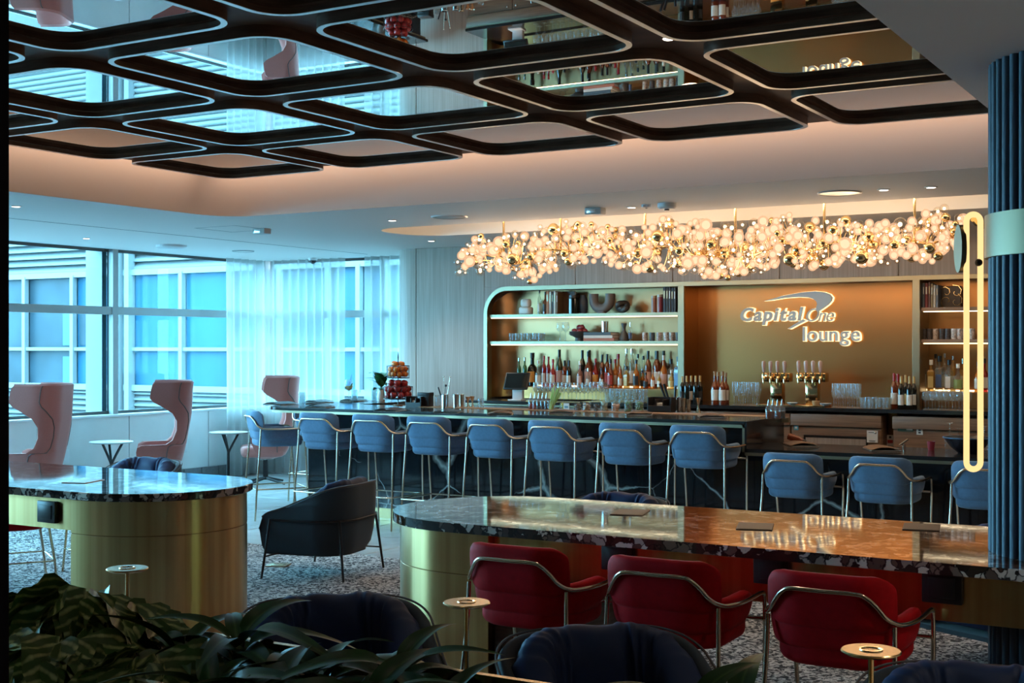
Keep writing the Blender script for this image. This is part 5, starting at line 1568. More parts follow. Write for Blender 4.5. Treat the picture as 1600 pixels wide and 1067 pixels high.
BK = [(859, 863, 455, (0.45, 0.14, 0.04), 'orange'), (863.5, 867, 456, (0.55, 0.5, 0.42), 'cream'), (867.5, 870, 456, (0.03, 0.03, 0.03), 'thin black'), (870.5, 874, 455, (0.60, 0.57, 0.5), 'ivory'), (874.5, 877, 457, (0.20, 0.12, 0.06), 'brown'),
      (1041, 1045, 449, (0.03, 0.035, 0.05), 'black'), (1045.5, 1049, 449, (0.035, 0.03, 0.03), 'jet black'), (1049.5, 1053, 449, (0.05, 0.04, 0.04), 'charcoal'), (1053.5, 1057, 450, (0.02, 0.02, 0.03), 'ink black'), (1057.5, 1061, 450, (0.06, 0.05, 0.05), 'dark grey')]
for p0, p1, top, c, nm in BK:
    x, w, h = bx_px(p0, p1, top, YB1, SH1)
    book(x, YB1, SH1, w * 0.95, 0.17, h, flat(c), '%s book standing on the upper niche shelf, %s' % (nm, 'in the group behind the dark jar' if p0 < 900 else 'in the row beside the left post'), 'books on the upper niche shelf')
for p0, p1, top, c, nm in ((1018, 1026, 462, (0.30, 0.12, 0.08), 'patterned brown'), (1027.5, 1036, 460, (0.28, 0.03, 0.04), 'dark red')):
    x, w, h = bx_px(p0, p1, top, YB1, SH1)
    t = thing('canister', '%s tin canister on the upper niche shelf, left of the black books' % nm, 'canister', (x, YB1, SH1))
    MB().lathe([(0.001, 0), (w / 2, 0), (w / 2, h * 0.9)], 24).obj('tin', flat(c, 0.3), t)
    MB().lathe([(w / 2 + 0.001, h * 0.86), (w / 2 + 0.001, h), (0.001, h)], 24).obj('lid', flat((0.4, 0.3, 0.2), 0.3), t)
x, w, h = bx_px(812, 832, 467, YB1, SH1)
t = thing('vase', 'cream stacked-pebble vase at the left end of the upper niche shelf', 'vase', (x, YB1, SH1))
MB().cushion(rrect(-w / 2, w / 2, -0.05, 0.05, 0.045, 6), 0, h * 0.48, 0.02).obj('lower_stone', M['whitecer'], t, 60)
MB().cushion(rrect(-w * 0.38, w * 0.38, -0.042, 0.042, 0.04, 6), h * 0.47, h, 0.03).obj('upper_stone', M['whitecer'], t, 60)
for px, py, kd, lq, lb, cp, lab in ((843, 453, 'tall', 'clear', 'w', 'k', 'clear bottle with cream label on the upper niche shelf beside the pebble vase'), (852, 456, 'bourbon', 'darkamber', 'k', 'k', 'dark bottle with black label on the upper niche shelf beside the books')):
    bottle(kd, lq, lb, cp, (on_y(px, YF + 0.1), YF + 0.1, SH1), hy(px, py, YF + 0.1) - SH1, lab, 'bottles on the upper niche shelf')
x, w, h = bx_px(879, 899, 455, YB1 + 0.06, SH1)
t = thing('picture_book', 'large dark cover propped upright behind the black jar on the upper niche shelf', 'book', (x, YB1 + 0.06, SH1))
MB().rbox(-w / 2, w / 2, -0.012, 0.012, 0, h, 0.003, 1).obj('cover', flat((0.10, 0.055, 0.03), 0.4), t, 0)
MB().box(-w / 2 + 0.006, w / 2 + 0.001, -0.009, 0.009, 0.004, h - 0.004).obj('pages', M['paper'], t, 0)
x, w, h = bx_px(889, 904, 461, YF + 0.07, SH1)
t = thing('candle_jar', 'black glass jar with lid on the upper niche shelf', 'jar', (x, YF + 0.07, SH1))
MB().lathe([(0.001, 0), (w / 2, 0), (w / 2, h * 0.8), (w * 0.4, h * 0.84), (0.001, h * 0.84)], 24).obj('body', LIQ['black'], t)
MB().lathe([(w * 0.45, h * 0.84), (w * 0.45, h), (0.001, h)], 24).obj('lid', M['blackmetal'], t)
x, w, h = bx_px(906, 919, 461, YB1 + 0.02, SH1)
t = thing('vase', 'round dark blue vase right of the black jar on the upper niche shelf', 'vase', (x, YB1, SH1))
MB().lathe([(0.001, 0), (w * 0.35, 0), (w * 0.52, h * 0.35), (w * 0.5, h * 0.7), (w * 0.3, h * 0.95), (w * 0.3, h)], 24).obj('body', flat((0.03, 0.05, 0.08), 0.4), t)
x, w, h = bx_px(921, 960, 459, YB1, SH1)
t = thing('vase', 'charcoal U-shaped ceramic vase on the upper niche shelf', 'vase', (x, YB1, SH1))
rr = 0.052
cu = w / 2 - rr
pts = [(-cu, 0, h), (-cu, 0, cu + rr + 0.01)] + [(-cu * math.cos(a), 0, cu + rr - cu * math.sin(a)) for a in [PI * i / 12 for i in range(1, 12)]] + [(cu, 0, cu + rr + 0.01), (cu, 0, h)]
MB().tube(pts, rr, 18, False, False).obj('body', M['greycer'], t)
MB().cushion(rrect(-0.05, 0.05, -0.04, 0.04, 0.03), 0, 0.025, 0.01).obj('foot', M['greycer'], t, 60)
for sx_ in (-1, 1):
    MB().lathe([(rr, h), (rr * 0.75, h), (rr * 0.7, h - 0.04)], 18, (sx_ * cu, 0, 0)).obj('mouth', M['blackcer'], t)
x, w, h = bx_px(962, 984, 469, YB1, SH1)
t = thing('knot_sculpture', 'rounded black knot sculpture right of the U-shaped vase', 'sculpture', (x, YB1, SH1))
pts = [((w / 2 - 0.03) * math.sin(a) * (1 + 0.12 * math.cos(3 * a)), 0.03 * math.sin(2 * a), h / 2 + (h / 2 - 0.03) * math.cos(a)) for a in [2 * PI * i / 40 for i in range(40)]]
MB().tube(pts, 0.03, 12, True).obj('loop', M['blackcer'], t)
MB().tube([(-0.05, 0, h * 0.42), (0, -0.03, h * 0.36), (0.05, 0, h * 0.42)], 0.022, 12).obj('cross_band', M['blackcer'], t)
# lower shelf
x, w, h = bx_px(891, 920, 518, YB1, SH2)
t = thing('footed_bowl', 'black footed bowl on the lower niche shelf', 'bowl', (x, YB1, SH2))
MB().lathe([(w * 0.22, 0), (w * 0.2, h * 0.35), (w * 0.45, h * 0.7), (w * 0.5, h * 1.02), (w * 0.46, h * 1.02), (w * 0.38, h * 0.75), (0.001, h * 0.5)], 28).obj('bowl', M['blackcer'], t)
for sx_ in (-1, 1):
    MB().tube([(sx_ * w * 0.47, 0, h * 0.9), (sx_ * (w * 0.56), 0, h * 0.8), (sx_ * w * 0.42, 0, h * 0.6)], 0.008, 8).obj('handle', M['blackcer'], t)
for i in range(9):
    a = 2 * PI * i / 6
    rr = 0.065 if i < 6 else 0.03
    o = MB().ball((0, 0, 0), 0.034, 14, 8).obj('plum', flat((0.16, 0.012, 0.022), 0.3))
    o.location = (x + rr * math.cos(a), YB1 + rr * math.sin(a), SH2 + h * 1.0 + (0.0 if i < 6 else 0.042))
    tag(o, 'dark red fruit heaped in the black footed bowl', 'fruit', 'fruit in the footed bowl')
x0, x1 = on_y(918, YB1), on_y(966, YB1)
zz = SH2
for i, (c, hh, nm) in enumerate((((0.35, 0.09, 0.035), 0.032, 'rust red and white'), ((0.55, 0.50, 0.44), 0.030, 'cream'), ((0.04, 0.05, 0.06), 0.034, 'dark grey'))):
    book((x0 + x1) / 2 - 0.01 * i, YB1, zz, (x1 - x0) * (1 - 0.06 * i), 0.2, hh, flat(c), '%s book, %s of the stack on the lower niche shelf' % (nm, ('at the bottom', 'in the middle', 'on top')[i]), 'book stack on the lower niche shelf', True)
    zz += hh
x, w, h = bx_px(940, 950, 502, YB1, zz)
t = thing('tin_cup', 'silver tin cup on the book stack of the lower niche shelf', 'cup', (x, YB1, zz))
MB().lathe([(0.001, 0), (w * 0.45, 0), (w * 0.5, h), (w * 0.46, h), (w * 0.42, 0.01), (0.001, 0.01)], 20).obj('cup', M['steel'], t)
x, w, h = bx_px(967, 983, 505, YB1, SH2)
t = thing('decanter', 'black wide-based decanter on the lower niche shelf', 'decanter', (x, YB1, SH2))
MB().lathe([(0.001, 0), (w * 0.46, 0), (w * 0.5, h * 0.12), (w * 0.3, h * 0.4), (w * 0.14, h * 0.6), (w * 0.14, h * 0.75), (w * 0.26, h * 0.95), (w * 0.24, h)], 26).obj('body', M['blackcer'], t)
bottle('wine', 'clear', 'n', 's', (on_y(985, YF + 0.1), YF + 0.1, SH2), hy(985, 503, YF + 0.1) - SH2, 'clear bottle with navy label beside the black decanter', 'bottles on the lower niche shelf')
cupmats = [pmat('marbled cup %d' % i, c, 0.35, var=0.6, vscale=(60, 60, 60)) for i, c in enumerate(((0.42, 0.33, 0.28), (0.07, 0.06, 0.06), (0.45, 0.36, 0.32), (0.5, 0.45, 0.42)))]
cup_me = {}
def cup(px, y, z, w, h, mt, label, group):
    x = on_y(px, y)
    key = (round(w, 3), round(h, 3), mt.name)
    if key not in cup_me:
        cup_me[key] = MB().lathe([(0.001, 0), (w * 0.42, 0), (w * 0.47, 0.01), (w * 0.5, h), (w * 0.45, h), (w * 0.42, 0.02), (0.001, 0.015)], 20).mesh('cup', mt, 50)
    o = link('cup', cup_me[key]); o.location = (x, y, z); o.rotation_euler = (0, 0, rnd.random() * 6)
    tag(o, label, 'cup', group)
for i, px in enumerate((1008, 1019, 1030, 1041, 1050, 1060)):
    cup(px, YB1, SH2, 0.062, 0.09, cupmats[i % 4], 'marbled ceramic cup on the lower niche shelf, %s from the left' % ORD[i], 'marbled cups')
# right niche shelves
BK = [(1439, 1444, 444, (0.03, 0.05, 0.10), 'navy'), (1444.5, 1448, 443, (0.07, 0.08, 0.10), 'slate'), (1448.5, 1453, 443, (0.18, 0.03, 0.04), 'dark red'), (1453.5, 1457, 442, (0.12, 0.05, 0.05), 'maroon'), (1457.5, 1461, 444, (0.25, 0.18, 0.10), 'tan'), (1461.5, 1465, 446, (0.5, 0.42, 0.34), 'cream'), (1465.5, 1469, 446, (0.14, 0.16, 0.20), 'blue grey')]
for p0, p1, top, c, nm in BK:
    x, w, h = bx_px(p0, p1, top, YB1, SR1)
    book(x, YB1, SR1, w * 0.95, 0.17, h, flat(c), '%s book standing on the upper shelf of the right niche' % nm, 'books on the upper shelf of the right niche')
x, w, h = bx_px(1471, 1502, 447, YB1 + 0.06, SR1)
t = thing('picture_box', 'square gilt box with swirling relief on the upper shelf of the right niche', 'box', (x, YB1 + 0.06, SR1))
MB().rbox(-w / 2, w / 2, -0.02, 0.02, 0, h, 0.004, 1).obj('box_body', flat((0.05, 0.03, 0.02), 0.3), t, 0)
for i in range(4):
    a0 = rnd.random() * 6
    cxx, czz = ((-0.25, 0.7), (0.25, 0.72), (-0.2, 0.3), (0.25, 0.3))[i]
    MB().tube([(cxx * w + (0.012 + 0.009 * q) * math.cos(a0 + q * 0.8) * w / 0.19, -0.022, czz * h + (0.012 + 0.009 * q) * math.sin(a0 + q * 0.8) * w / 0.19) for q in range(8)], 0.005, 6).obj('scroll', M['brass_pol'], t)
for i in range(9):
    cup(1443 + 9.5 * i, YB1, SR2, 0.055, 0.10, cupmats[(1, 1, 0, 1, 1, 3, 2, 3, 0)[i]], 'patterned mug on the lower shelf of the right niche, %s from the left' % ORD[i], 'mugs on the right niche shelf')

# ================================================================== beer taps
def taps(p0, p1, label, idx):
    y = 12.28
    x0, x1 = on_y(p0, y), on_y(p1, y)
    zb, zt = hy(p0, 596, y), hy(p0, 582.5, y)
    t = thing('beer_tap_tower', label, 'beer tap', ((x0 + x1) / 2, y, BC), 0, 'beer tap towers')
    w = (x1 - x0) / 2
    MB().rbox(-w, w, -0.05, 0.06, zb - BC, zt - BC, 0.006).obj('tap_rail', M['brass_pol'], t)
    MB().rbox(-w * 0.42, w * 0.42, -0.03, 0.06, 0.012, zb - BC, 0.004).obj('column', M['brass_pol'], t)
    MB().rbox(-w * 1.15, w * 1.15, -0.14, 0.08, 0.0, 0.012, 0.004, 1).obj('drip_tray', M['brass'], t)
    for i in range(4):
        xx = -w + 2 * w * (i + 0.5) / 4
        zc = (zb + zt) / 2 - BC
        tp = MB().tube([(xx, -0.045, zc), (xx, -0.09, zc), (xx, -0.10, zc - 0.03), (xx, -0.10, zc - 0.06)], [0.012, 0.014, 0.011, 0.008], 10).obj('tap', M['brass_pol'], t)
        MB().tube([(xx, -0.085, zc + 0.01), (xx, -0.09, zc + 0.055)], 0.008, 8).obj('lever_neck', M['brass_pol'], tp)
        mb = MB().tube([(xx, -0.09, zc + 0.05), (xx, -0.092, zc + 0.075), (xx, -0.095, zc + 0.135), (xx, -0.095, zc + 0.155), (xx, -0.095, zc + 0.162)], [0.010, 0.016, 0.020, 0.017, 0.006], 12)
        mb.obj('tap_handle', flat((0.50, 0.34, 0.29), 0.4), tp)
taps(1193, 1236, 'brass beer tap tower with four pale handles, left of the two', 0)
taps(1247, 1292, 'brass beer tap tower with four pale handles, right of the two', 1)
for px, py, mt, lab in ((1238, 630, M['whitecer'], 'small white bowl before the beer tap towers'), (1290, 632, M['whitecer'], 'small white saucer right of the beer taps')):
    x, y = at_h(px, py, BC + 0.015)
    t = thing('small_bowl', lab, 'bowl', (on_y(px, 12.13), 12.13, BC + 0.012))
    MB().lathe([(0.02, 0), (0.045, 0.012), (0.055, 0.025), (0.051, 0.025), (0.04, 0.015), (0.001, 0.008)], 20).obj('bowl', mt, t)
o = MB().lathe([(0.001, 0), (0.03, 0), (0.038, 0.045), (0.034, 0.045), (0.001, 0.01)], 16).obj('ramekin', flat((0.45, 0.22, 0.08)))
o.location = (on_y(1275, 12.16), 12.16, BC + 0.012); tag(o, 'small amber ramekin in front of the right beer tap tower', 'ramekin')

# ================================================================== things on the bar
def menu(px, py, rz, label, h, s=1.0, mt=None, thick=0.012):
    x, y = at_h(px, py, h)
    t = thing('menu', label, 'menu', (x, y, h), rz, 'leather menus on the bar')
    mt = mt or M['leather_black']
    w, d = 0.115 * s, 0.15 * s
    P = []
    n = 10
    prof = [(-w + 2 * w * i / n, 0.003) for i in range(n + 1)]
    mb = MB().rbox(-w, w, -d, d, 0.0, 0.004, 0.0015, 1)
    mb.obj('back_cover', mt, t, 0)
    MB().box(-w + 0.006, w - 0.006, -d + 0.006, d - 0.006, 0.004, 0.007).obj('page', M['paper'], t, 0)
    rows_t, rows_b = [], []
    for i in range(n + 1):
        u_ = i / n
        z = 0.008 + 0.026 * math.sin(PI * min(1, u_ * 1.0)) * (1 - u_ * 0.55) * s + 0.006 * u_
        rows_t.append([(-w + 2 * w * u_ * 0.97, -d, z + 0.003), (-w + 2 * w * u_ * 0.97, d, z + 0.003)])
        rows_b.append([(-w + 2 * w * u_ * 0.97, -d, z), (-w + 2 * w * u_ * 0.97, d, z)])
    mb = MB()
    mb.grid(rows_t, flip=True); mb.grid(rows_b)
    mb.grid([[a[0] for a in rows_t], [b[0] for b in rows_b]]); mb.grid([[a[1] for a in rows_t], [b[1] for b in rows_b]], flip=True)
    mb.grid([[*rows_t[-1]], [*rows_b[-1]]])
    mb.obj('front_cover', mt, t, 40)
for i, (px, py, rz) in enumerate(((438, 632.5, 0.1), (500, 637.0, 0.35), (497, 629.5, 0.2), (553, 627, 0.3), (610, 642.5, 0.25), (700, 645, 0.4), (782, 648, 0.5), (878, 645.5, 0.45), (1000, 648, 0.4), (1112, 652.0, 0.45))):
    menu(px, py, rz, 'black leather menu lying on the high bar, %s from the left' % ORD[i], BT, 1.0, M['leather_black'] if i < 6 else M['leather_brown'])
for i, (px, py, rz) in enumerate(((1252, 696, 0.55), (1378, 703, 0.5))):
    menu(px, py, rz, 'brown leather menu lying on the low bar, %s' % ('near the step', 'in front of the middle stool'), LT, 1.05, M['leather_brown']) if False else menu(px, py, rz, 'brown leather menu on the low bar, ' + ('near the step', 'left of the small brass tap')[i], LT, 1.05, M['leather_brown'])
for px, py, lab in ((430 + 62, 633, 'water glass on the high bar above the first blue stools'), (554, 628, 'water glass on the high bar right of the wine spritz'), (585, 626, 'water glass on the far side of the bar near the fruit stand')):
    x, y = at_h(px - (20 if px == 492 else 0), py, BT)
    t = thing('water_glass', lab, 'glass', (x, y, BT), 0, 'water glasses on the bar')
    link('glass', gl('highball'), t)
    MB().lathe([(0.001, 0.015), (0.030, 0.015), (0.0325, 0.09), (0.001, 0.09)], 16).obj('water', M['water'], t)
for px, py, lab in ((545, 628, 'stemmed glass of pale spritz with a straw at the left of the bar'), (611, 629, 'stemmed glass of orange spritz beside the fruit stand')):
    x, y = at_h(px, py, BT)
    t = thing('cocktail_glass', lab, 'glass', (x, y, BT), 0, 'spritz glasses on the bar')
    o = link('glass', gl('wineglass'), t); o.scale = (1.15, 1.15, 1.15)
    MB().lathe([(0.001, 0.122), (0.036, 0.142), (0.046, 0.166), (0.046, 0.178), (0.001, 0.178)], 16).obj('drink', LIQ['gold'], t)
    MB().tube([(-0.005, 0, 0.15), (0.03, 0.01, 0.30)], 0.003, 6).obj('straw', M['black'], t)
    MB().tube([(0.03, -0.02, 0.165), (0.046, -0.01, 0.19), (0.03, 0.02, 0.2)], 0.008, 8).obj('garnish', M['leaf_fresh'], t)
x, y = at_h(764, 637, BT)
glass('tumbler', x, YB + DB - 0.1, BT, 'small tumbler at the back of the bar before the niche frame', 'tumbler by the niche', 1.0)

# fruit stand
x, y = at_h(622, 633.5, BT)
FS = thing('fruit_stand', 'two-tier black wire fruit stand on the bar', 'stand', (x, y, BT))
Z = {0: 0.07, 1: 0.285}
MB().tube([(0, 0, 0), (0, 0, 0.50)], 0.006, 8).obj('pole', M['blackmetal'], FS)
MB().tube([(0, 0, 0.485), (0, 0, 0.55)], [0.009, 0.002], 8).obj('finial', M['blackmetal'], FS)
MB().lathe([(0.001, 0.012), (0.05, 0.010), (0.055, 0)], 20).obj('foot', M['matbrown'], FS)
FR = []
for tier, R_ in ((0, 0.150), (1, 0.115)):
    z0 = Z[tier]
    hh = 0.125
    ba = MB()
    for zz in (z0, z0 + hh):
        ba.tube([(R_ * math.cos(2 * PI * i / 32), R_ * math.sin(2 * PI * i / 32), zz) for i in range(32)], 0.0035, 6, True)
    for i in range(18):
        a = 2 * PI * i / 18
        ba.tube([(0, 0, z0), (R_ * math.cos(a), R_ * math.sin(a), z0), (R_ * math.cos(a), R_ * math.sin(a), z0 + hh)], 0.0022, 5)
    o = ba.obj('wire_basket', M['blackmetal'], FS); o['kind'] = 'stuff'
    fr = 0.036 if tier == 0 else 0.031
    ball = MB()
    ball.lathe([(0.001, -fr * 0.9), (fr * 0.5, -fr * 0.86), (fr * 0.88, -fr * 0.45), (fr, 0.05 * fr), (fr * 0.88, fr * 0.55), (fr * 0.45, fr * 0.88), (0.003, fr * (0.74 if tier == 0 else 0.92))], 16)
    fme = ball.mesh('apple' if tier == 0 else 'orange', M['apple'] if tier == 0 else M['orange_fruit'], 80)
    stem_me = MB().tube([(0, 0, fr * 0.7), (0.004, 0, fr * 1.12)], 0.002, 5).mesh('stalk', M['stem'], 60)
    for lay in range(3):
        z = z0 + fr + 0.005 + lay * fr * 1.65
        rings = [(R_ - fr - 0.006, int(2 * PI * (R_ - fr) / (2.06 * fr)))] if lay < 2 else [(R_ - fr * 2.1, int(2 * PI * (R_ - fr * 2.1) / (2.1 * fr)))]
        for rr, nn in rings:
            for i in range(nn):
                a = 2 * PI * (i + 0.5 * lay) / nn
                r2 = rr * rnd.uniform(0.94, 1.0)
                t = link('apple' if tier == 0 else 'orange', fme)
                t.location = (x + r2 * math.cos(a), y + r2 * math.sin(a), BT + z + rnd.uniform(-0.003, 0.006))
                t.rotation_euler = (rnd.uniform(-0.5, 0.5), rnd.uniform(-0.5, 0.5), rnd.uniform(0, 6))
                if tier == 0: link('stalk', stem_me, t)
                tag(t, ('red apple heaped in the lower tier of the fruit stand', 'orange heaped in the upper tier of the fruit stand')[tier], 'fruit', ('apples in the lower tier', 'oranges in the upper tier')[tier])
# leafy arrangement behind the stand
lx, ly = at_h(598, 627, BT)
pl = thing('green_arrangement', 'broad green leaves in a vase behind the fruit stand', 'plant', (lx - 0.02, ly, BT))
MB().lathe([(0.001, 0), (0.04, 0), (0.05, 0.05), (0.03, 0.11), (0.035, 0.13)], 16).obj('vase', M['whitecer'], pl)
def leafmesh(L, W, curl, name, mat, tip=1.0, n=10, fold=0.18, wav=0.0):
    rows = []
    for i in range(n + 1):
        u_ = i / n
        w = W * (math.sin(PI * min(1, u_ ** 0.62 * 0.98 + 0.02)) ** (0.8 * tip)) if tip else W
        z = -curl * u_ * u_ * L
        yy = L * u_ * (1 - 0.15 * curl * u_)
        rows.append([(w * q, yy, z + abs(q) * w * fold + wav * math.sin(u_ * 22 + (q > 0) * 2) * abs(q) * W) for q in (-1, -0.5, 0, 0.5, 1)])
    return MB().grid(rows, flip=True).mesh(name, mat, 80)
lfm = leafmesh(0.20, 0.05, 0.5, 'leaf', M['leaf_fresh'])
for i in range(14):
    a = 2 * PI * i / 14 * 2.4
    o = link('leaf', lfm, pl)
    o.location = (0, 0, 0.12 + 0.012 * i)
    o.rotation_euler = (rnd.uniform(0.2, 1.2), 0, a)
MB().tube([(0, 0, 0.05), (0, 0, 0.30)], 0.005, 6).obj('stem', M['stem'], pl)

# caddies, tins and tools
def caddy(px, py, w, d, h, label):
    x, y = at_h(px, py, BT)
    t = thing('bar_caddy', label, 'caddy', (x, y, BT), 0.1, 'black bar caddies')
    MB().box(-w, w, -d, d, 0, 0.012).obj('base', M['black'], t, 0)
    for xx in (-w, -w * 0.33, w * 0.33, w):
        MB().rbox(xx - 0.006, xx + 0.006, -d, d, 0.012, h * (1 if abs(xx) > w * 0.9 else 0.85), 0.002, 1).obj('divider', M['black'], t, 0)
    MB().rbox(-w, w, d - 0.006, d + 0.006, 0.012, h, 0.002, 1).obj('back_panel', M['black'], t, 0)
    MB().rbox(-w, w, -d - 0.004, -d + 0.004, 0.012, h * 0.45, 0.002, 1).obj('front_panel', M['black'], t, 0)
    MB().box(-w * 0.3, w * 0.3, -d * 0.6, d * 0.6, 0.013, h * 0.62).obj('napkins', M['paper'], t, 0)
    return t
caddy(650, 635.5, 0.085, 0.06, 0.105, 'black napkin caddy on the bar right of the fruit stand')
caddy(1034, 644, 0.11, 0.075, 0.14, 'large black napkin caddy on the bar before the bottles')
x, y = at_h(676, 634.5, BT)
t = thing('napkin_box', 'black straw box on the bar behind the napkin caddy', 'box', (x + 0.02, YB + DB - 0.10, BT), 0.1)
MB().rbox(-0.065, 0.065, -0.05, 0.05, 0, 0.14, 0.004).obj('box_body', M['black'], t)
MB().rbox(-0.068, 0.068, -0.053, 0.053, 0.11, 0.145, 0.004).obj('lid', M['blackmetal'], t)
def tin(px, py, r, h, label, mt, nm='shaker_tin', taper=0.85, yy=None):
    x, y = at_h(px, py, BT)
    t = thing(nm, label, 'bar tool', (x, y, BT), 0, 'steel bar tins')
    MB().lathe([(0.001, 0), (r * taper, 0), (r, h), (r * 0.94, h), (r * taper * 0.94, 0.006), (0.001, 0.006)], 22).obj('tin', mt, t)
    MB().lathe([(r * 1.0, h - 0.006), (r * 1.05, h - 0.003), (r * 1.0, h)], 22).obj('rim', mt, t)
    return t
tl = tin(695, 637, 0.036, 0.135, 'steel tool pot with spoons and picks on the bar', M['steel'], 'tool_pot', 0.98)
for dx, a, mt, nm, L in ((-0.012, -0.35, M['black'], 'muddler', 0.19), (0.0, 0.06, M['black'], 'spoon', 0.20), (0.012, 0.18, M['champagne'], 'bar_spoon', 0.29), (0.0, -0.04, M['champagne'], 'bar_spoon', 0.29)):
    e = (dx + math.sin(a) * L, 0.0, 0.02 + math.cos(a) * L)
    MB().tube([(dx, 0, 0.02), e], 0.007 if nm == 'muddler' else 0.0026, 8).ball(e, 0.013 if nm == 'spoon' else 0.007, 10, 6).obj(nm, mt, tl)
tin(712, 637.5, 0.030, 0.14, 'tall polished shaker tin right of the tool pot', M['steel'])
tin(721, 637, 0.026, 0.135, 'copper toned shaker tin right of the polished tin', M['champagne'])
tin(684, 636, 0.03, 0.12, 'clear mixing beaker left of the tool pot', M['glass'], 'mixing_glass')
def jigger(px, py, label, h=0.11):
    x, y = at_h(px, py, BT)
    t = thing('jigger', label, 'bar tool', (x, y, BT), 0, 'jiggers on the bar')
    MB().lathe([(0.022, 0), (0.006, h * 0.42), (0.006, h * 0.46), (0.026, h), (0.024, h), (0.004, h * 0.5)], 18).obj('double_cone', M['champagne'], t)
    MB().lathe([(0.008, h * 0.41), (0.009, h * 0.44), (0.008, h * 0.47)], 16).obj('waist_ring', M['brass_pol'], t)
jigger(731, 637, 'copper jigger beside the shaker tins, left one'); jigger(738, 637, 'copper jigger beside the shaker tins, right one', 0.115)
jigger(1091, 645, 'tall copper jigger on the bar right of the steel cup and tubes', 0.135)
tl = tin(1050, 641, 0.05, 0.11, 'wide steel cup with black tongs and scoop on the bar', M['steel'], 'tool_pot', 0.8)
for dx, a, L in ((-0.03, -0.38, 0.24), (-0.01, -0.30, 0.23), (0.03, 0.05, 0.20)):
    e = (dx + math.sin(a) * L, -0.01, 0.03 + math.cos(a) * L)
    MB().tube([(dx, -0.01, 0.03), e], [0.008, 0.014], 8).obj('tool_handle', M['black'], tl)
for i, px in enumerate((1061, 1068, 1076)):
    tin(px, 644, 0.02, 0.14 - 0.01 * i, 'slim steel tube tin right of the wide steel cup, %s of three' % ORD[i], M['champagne'] if i else M['steel'], 'measure_tube', 0.95)
# syrups, jars and celery along the inner edge
YI = YB + DB - 0.10
def squeeze(px, col, label, grp, y=None):
    y = y or YI
    t = thing('syrup_bottle', label, 'bottle', (on_y(px, y), y, BT), 0, grp)
    MB().lathe([(0.001, 0), (0.026, 0), (0.028, 0.004), (0.028, 0.085), (0.013, 0.115)], 16).obj('bottle_glass', M['glass'], t)
    MB().lathe([(0.001, 0.004), (0.0255, 0.004), (0.0255, 0.062), (0.001, 0.062)], 16).obj('syrup', col, t)
    MB().lathe([(0.013, 0.113), (0.010, 0.13), (0.003, 0.165), (0.001, 0.165)], 12).obj('pourer', M['steel'], t)
for i, px in enumerate((830, 836, 842, 848, 854)):
    squeeze(px, LIQ['red'] if i < 2 else LIQ['black'], 'small syrup bottle with steel pourer before the celery, %s from left' % ORD[i], 'syrup bottles by the celery')
for i, px in enumerate((1201, 1208, 1215, 1222)):
    squeeze(px, LIQ['darkamber'] if i < 3 else LIQ['black'], 'small syrup bottle at the step end of the high bar, %s from left' % ORD[i], 'syrup bottles at the step', YB + 0.45 + 0.1 * (i % 2))
def jar(px, w, h, fill, label, y=None):
    y = y or YI
    t = thing('garnish_jar', label, 'jar', (on_y(px, y), y, BT), 0, 'garnish jars on the bar')
    MB().lathe([(0.001, 0.0), (w * 0.5, 0.0), (w * 0.5, h), (w * 0.46, h)], 20).obj('jar_glass', M['glass'], t)
    if fill:
        mb = MB()
        for q in range(26):
            a = rnd.random() * 6.28; r = math.sqrt(rnd.random()) * w * 0.36
            mb.ball((r * math.cos(a), r * math.sin(a), 0.012 + rnd.random() * h * 0.7), 0.011, 7, 5)
        o = mb.obj('garnish', fill, t); o['kind'] = 'stuff'
jar(881, 0.075, 0.075, flat((0.45, 0.48, 0.08)), 'jar of green limes right of the celery')
jar(903, 0.07, 0.07, flat((0.10, 0.06, 0.035)), 'jar of dark dried garnish behind the white card')
jar(917, 0.085, 0.085, flat((0.36, 0.28, 0.18)), 'jar of pale beige garnish right of the white card')
jar(932, 0.06, 0.07, flat((0.05, 0.05, 0.05)), 'jar of black cherries in the middle of the jar row')
jar(944, 0.07, 0.10, flat((0.30, 0.33, 0.25)), 'taller jar of grey green garnish left of the pink garnish jar')
jar(962, 0.085, 0.10, flat((0.60, 0.34, 0.22)), 'jar of salmon pink peel near the mint jars')
jar(982, 0.08, 0.115, flat((0.05, 0.16, 0.05)), 'jar of mint leaves left of the large napkin caddy')
jar(999, 0.08, 0.12, flat((0.07, 0.20, 0.07)), 'second jar of mint leaves right beside the large napkin caddy')
t = thing('price_card', 'white folded card standing among the garnish jars', 'card', (on_y(885, YI - 0.07), YI - 0.07, BT), 0.1)
MB().box(-0.028, 0.028, -0.002, 0.002, 0, 0.075).obj('card', M['paper'], t, 0)
MB().box(-0.018, 0.018, -0.003, -0.002, 0.03, 0.05).obj('print', flat((0.15, 0.3, 0.4)), t, 0)
ce = thing('celery_jar', 'glass jar with a bunch of celery sticks on the bar', 'celery', (on_y(861, YI), YI, BT))
MB().lathe([(0.001, 0), (0.035, 0), (0.04, 0.10), (0.038, 0.10)], 18).obj('jar_glass', M['glass'], ce)
cm = flat((0.38, 0.52, 0.13))
for i in range(14):
    a = rnd.uniform(-0.05, 0.65); b = rnd.uniform(-0.3, 0.3); L = rnd.uniform(0.17, 0.235)
    x0_ = -0.02 + 0.003 * i
    MB().tube([(x0_ * 0.5, rnd.uniform(-0.015, 0.015), 0.012), (x0_ * 0.5 + math.sin(a) * L, math.sin(b) * L * 0.3, 0.012 + math.cos(a) * L)], [0.007, 0.005], 6).obj('celery_stick', cm, ce)

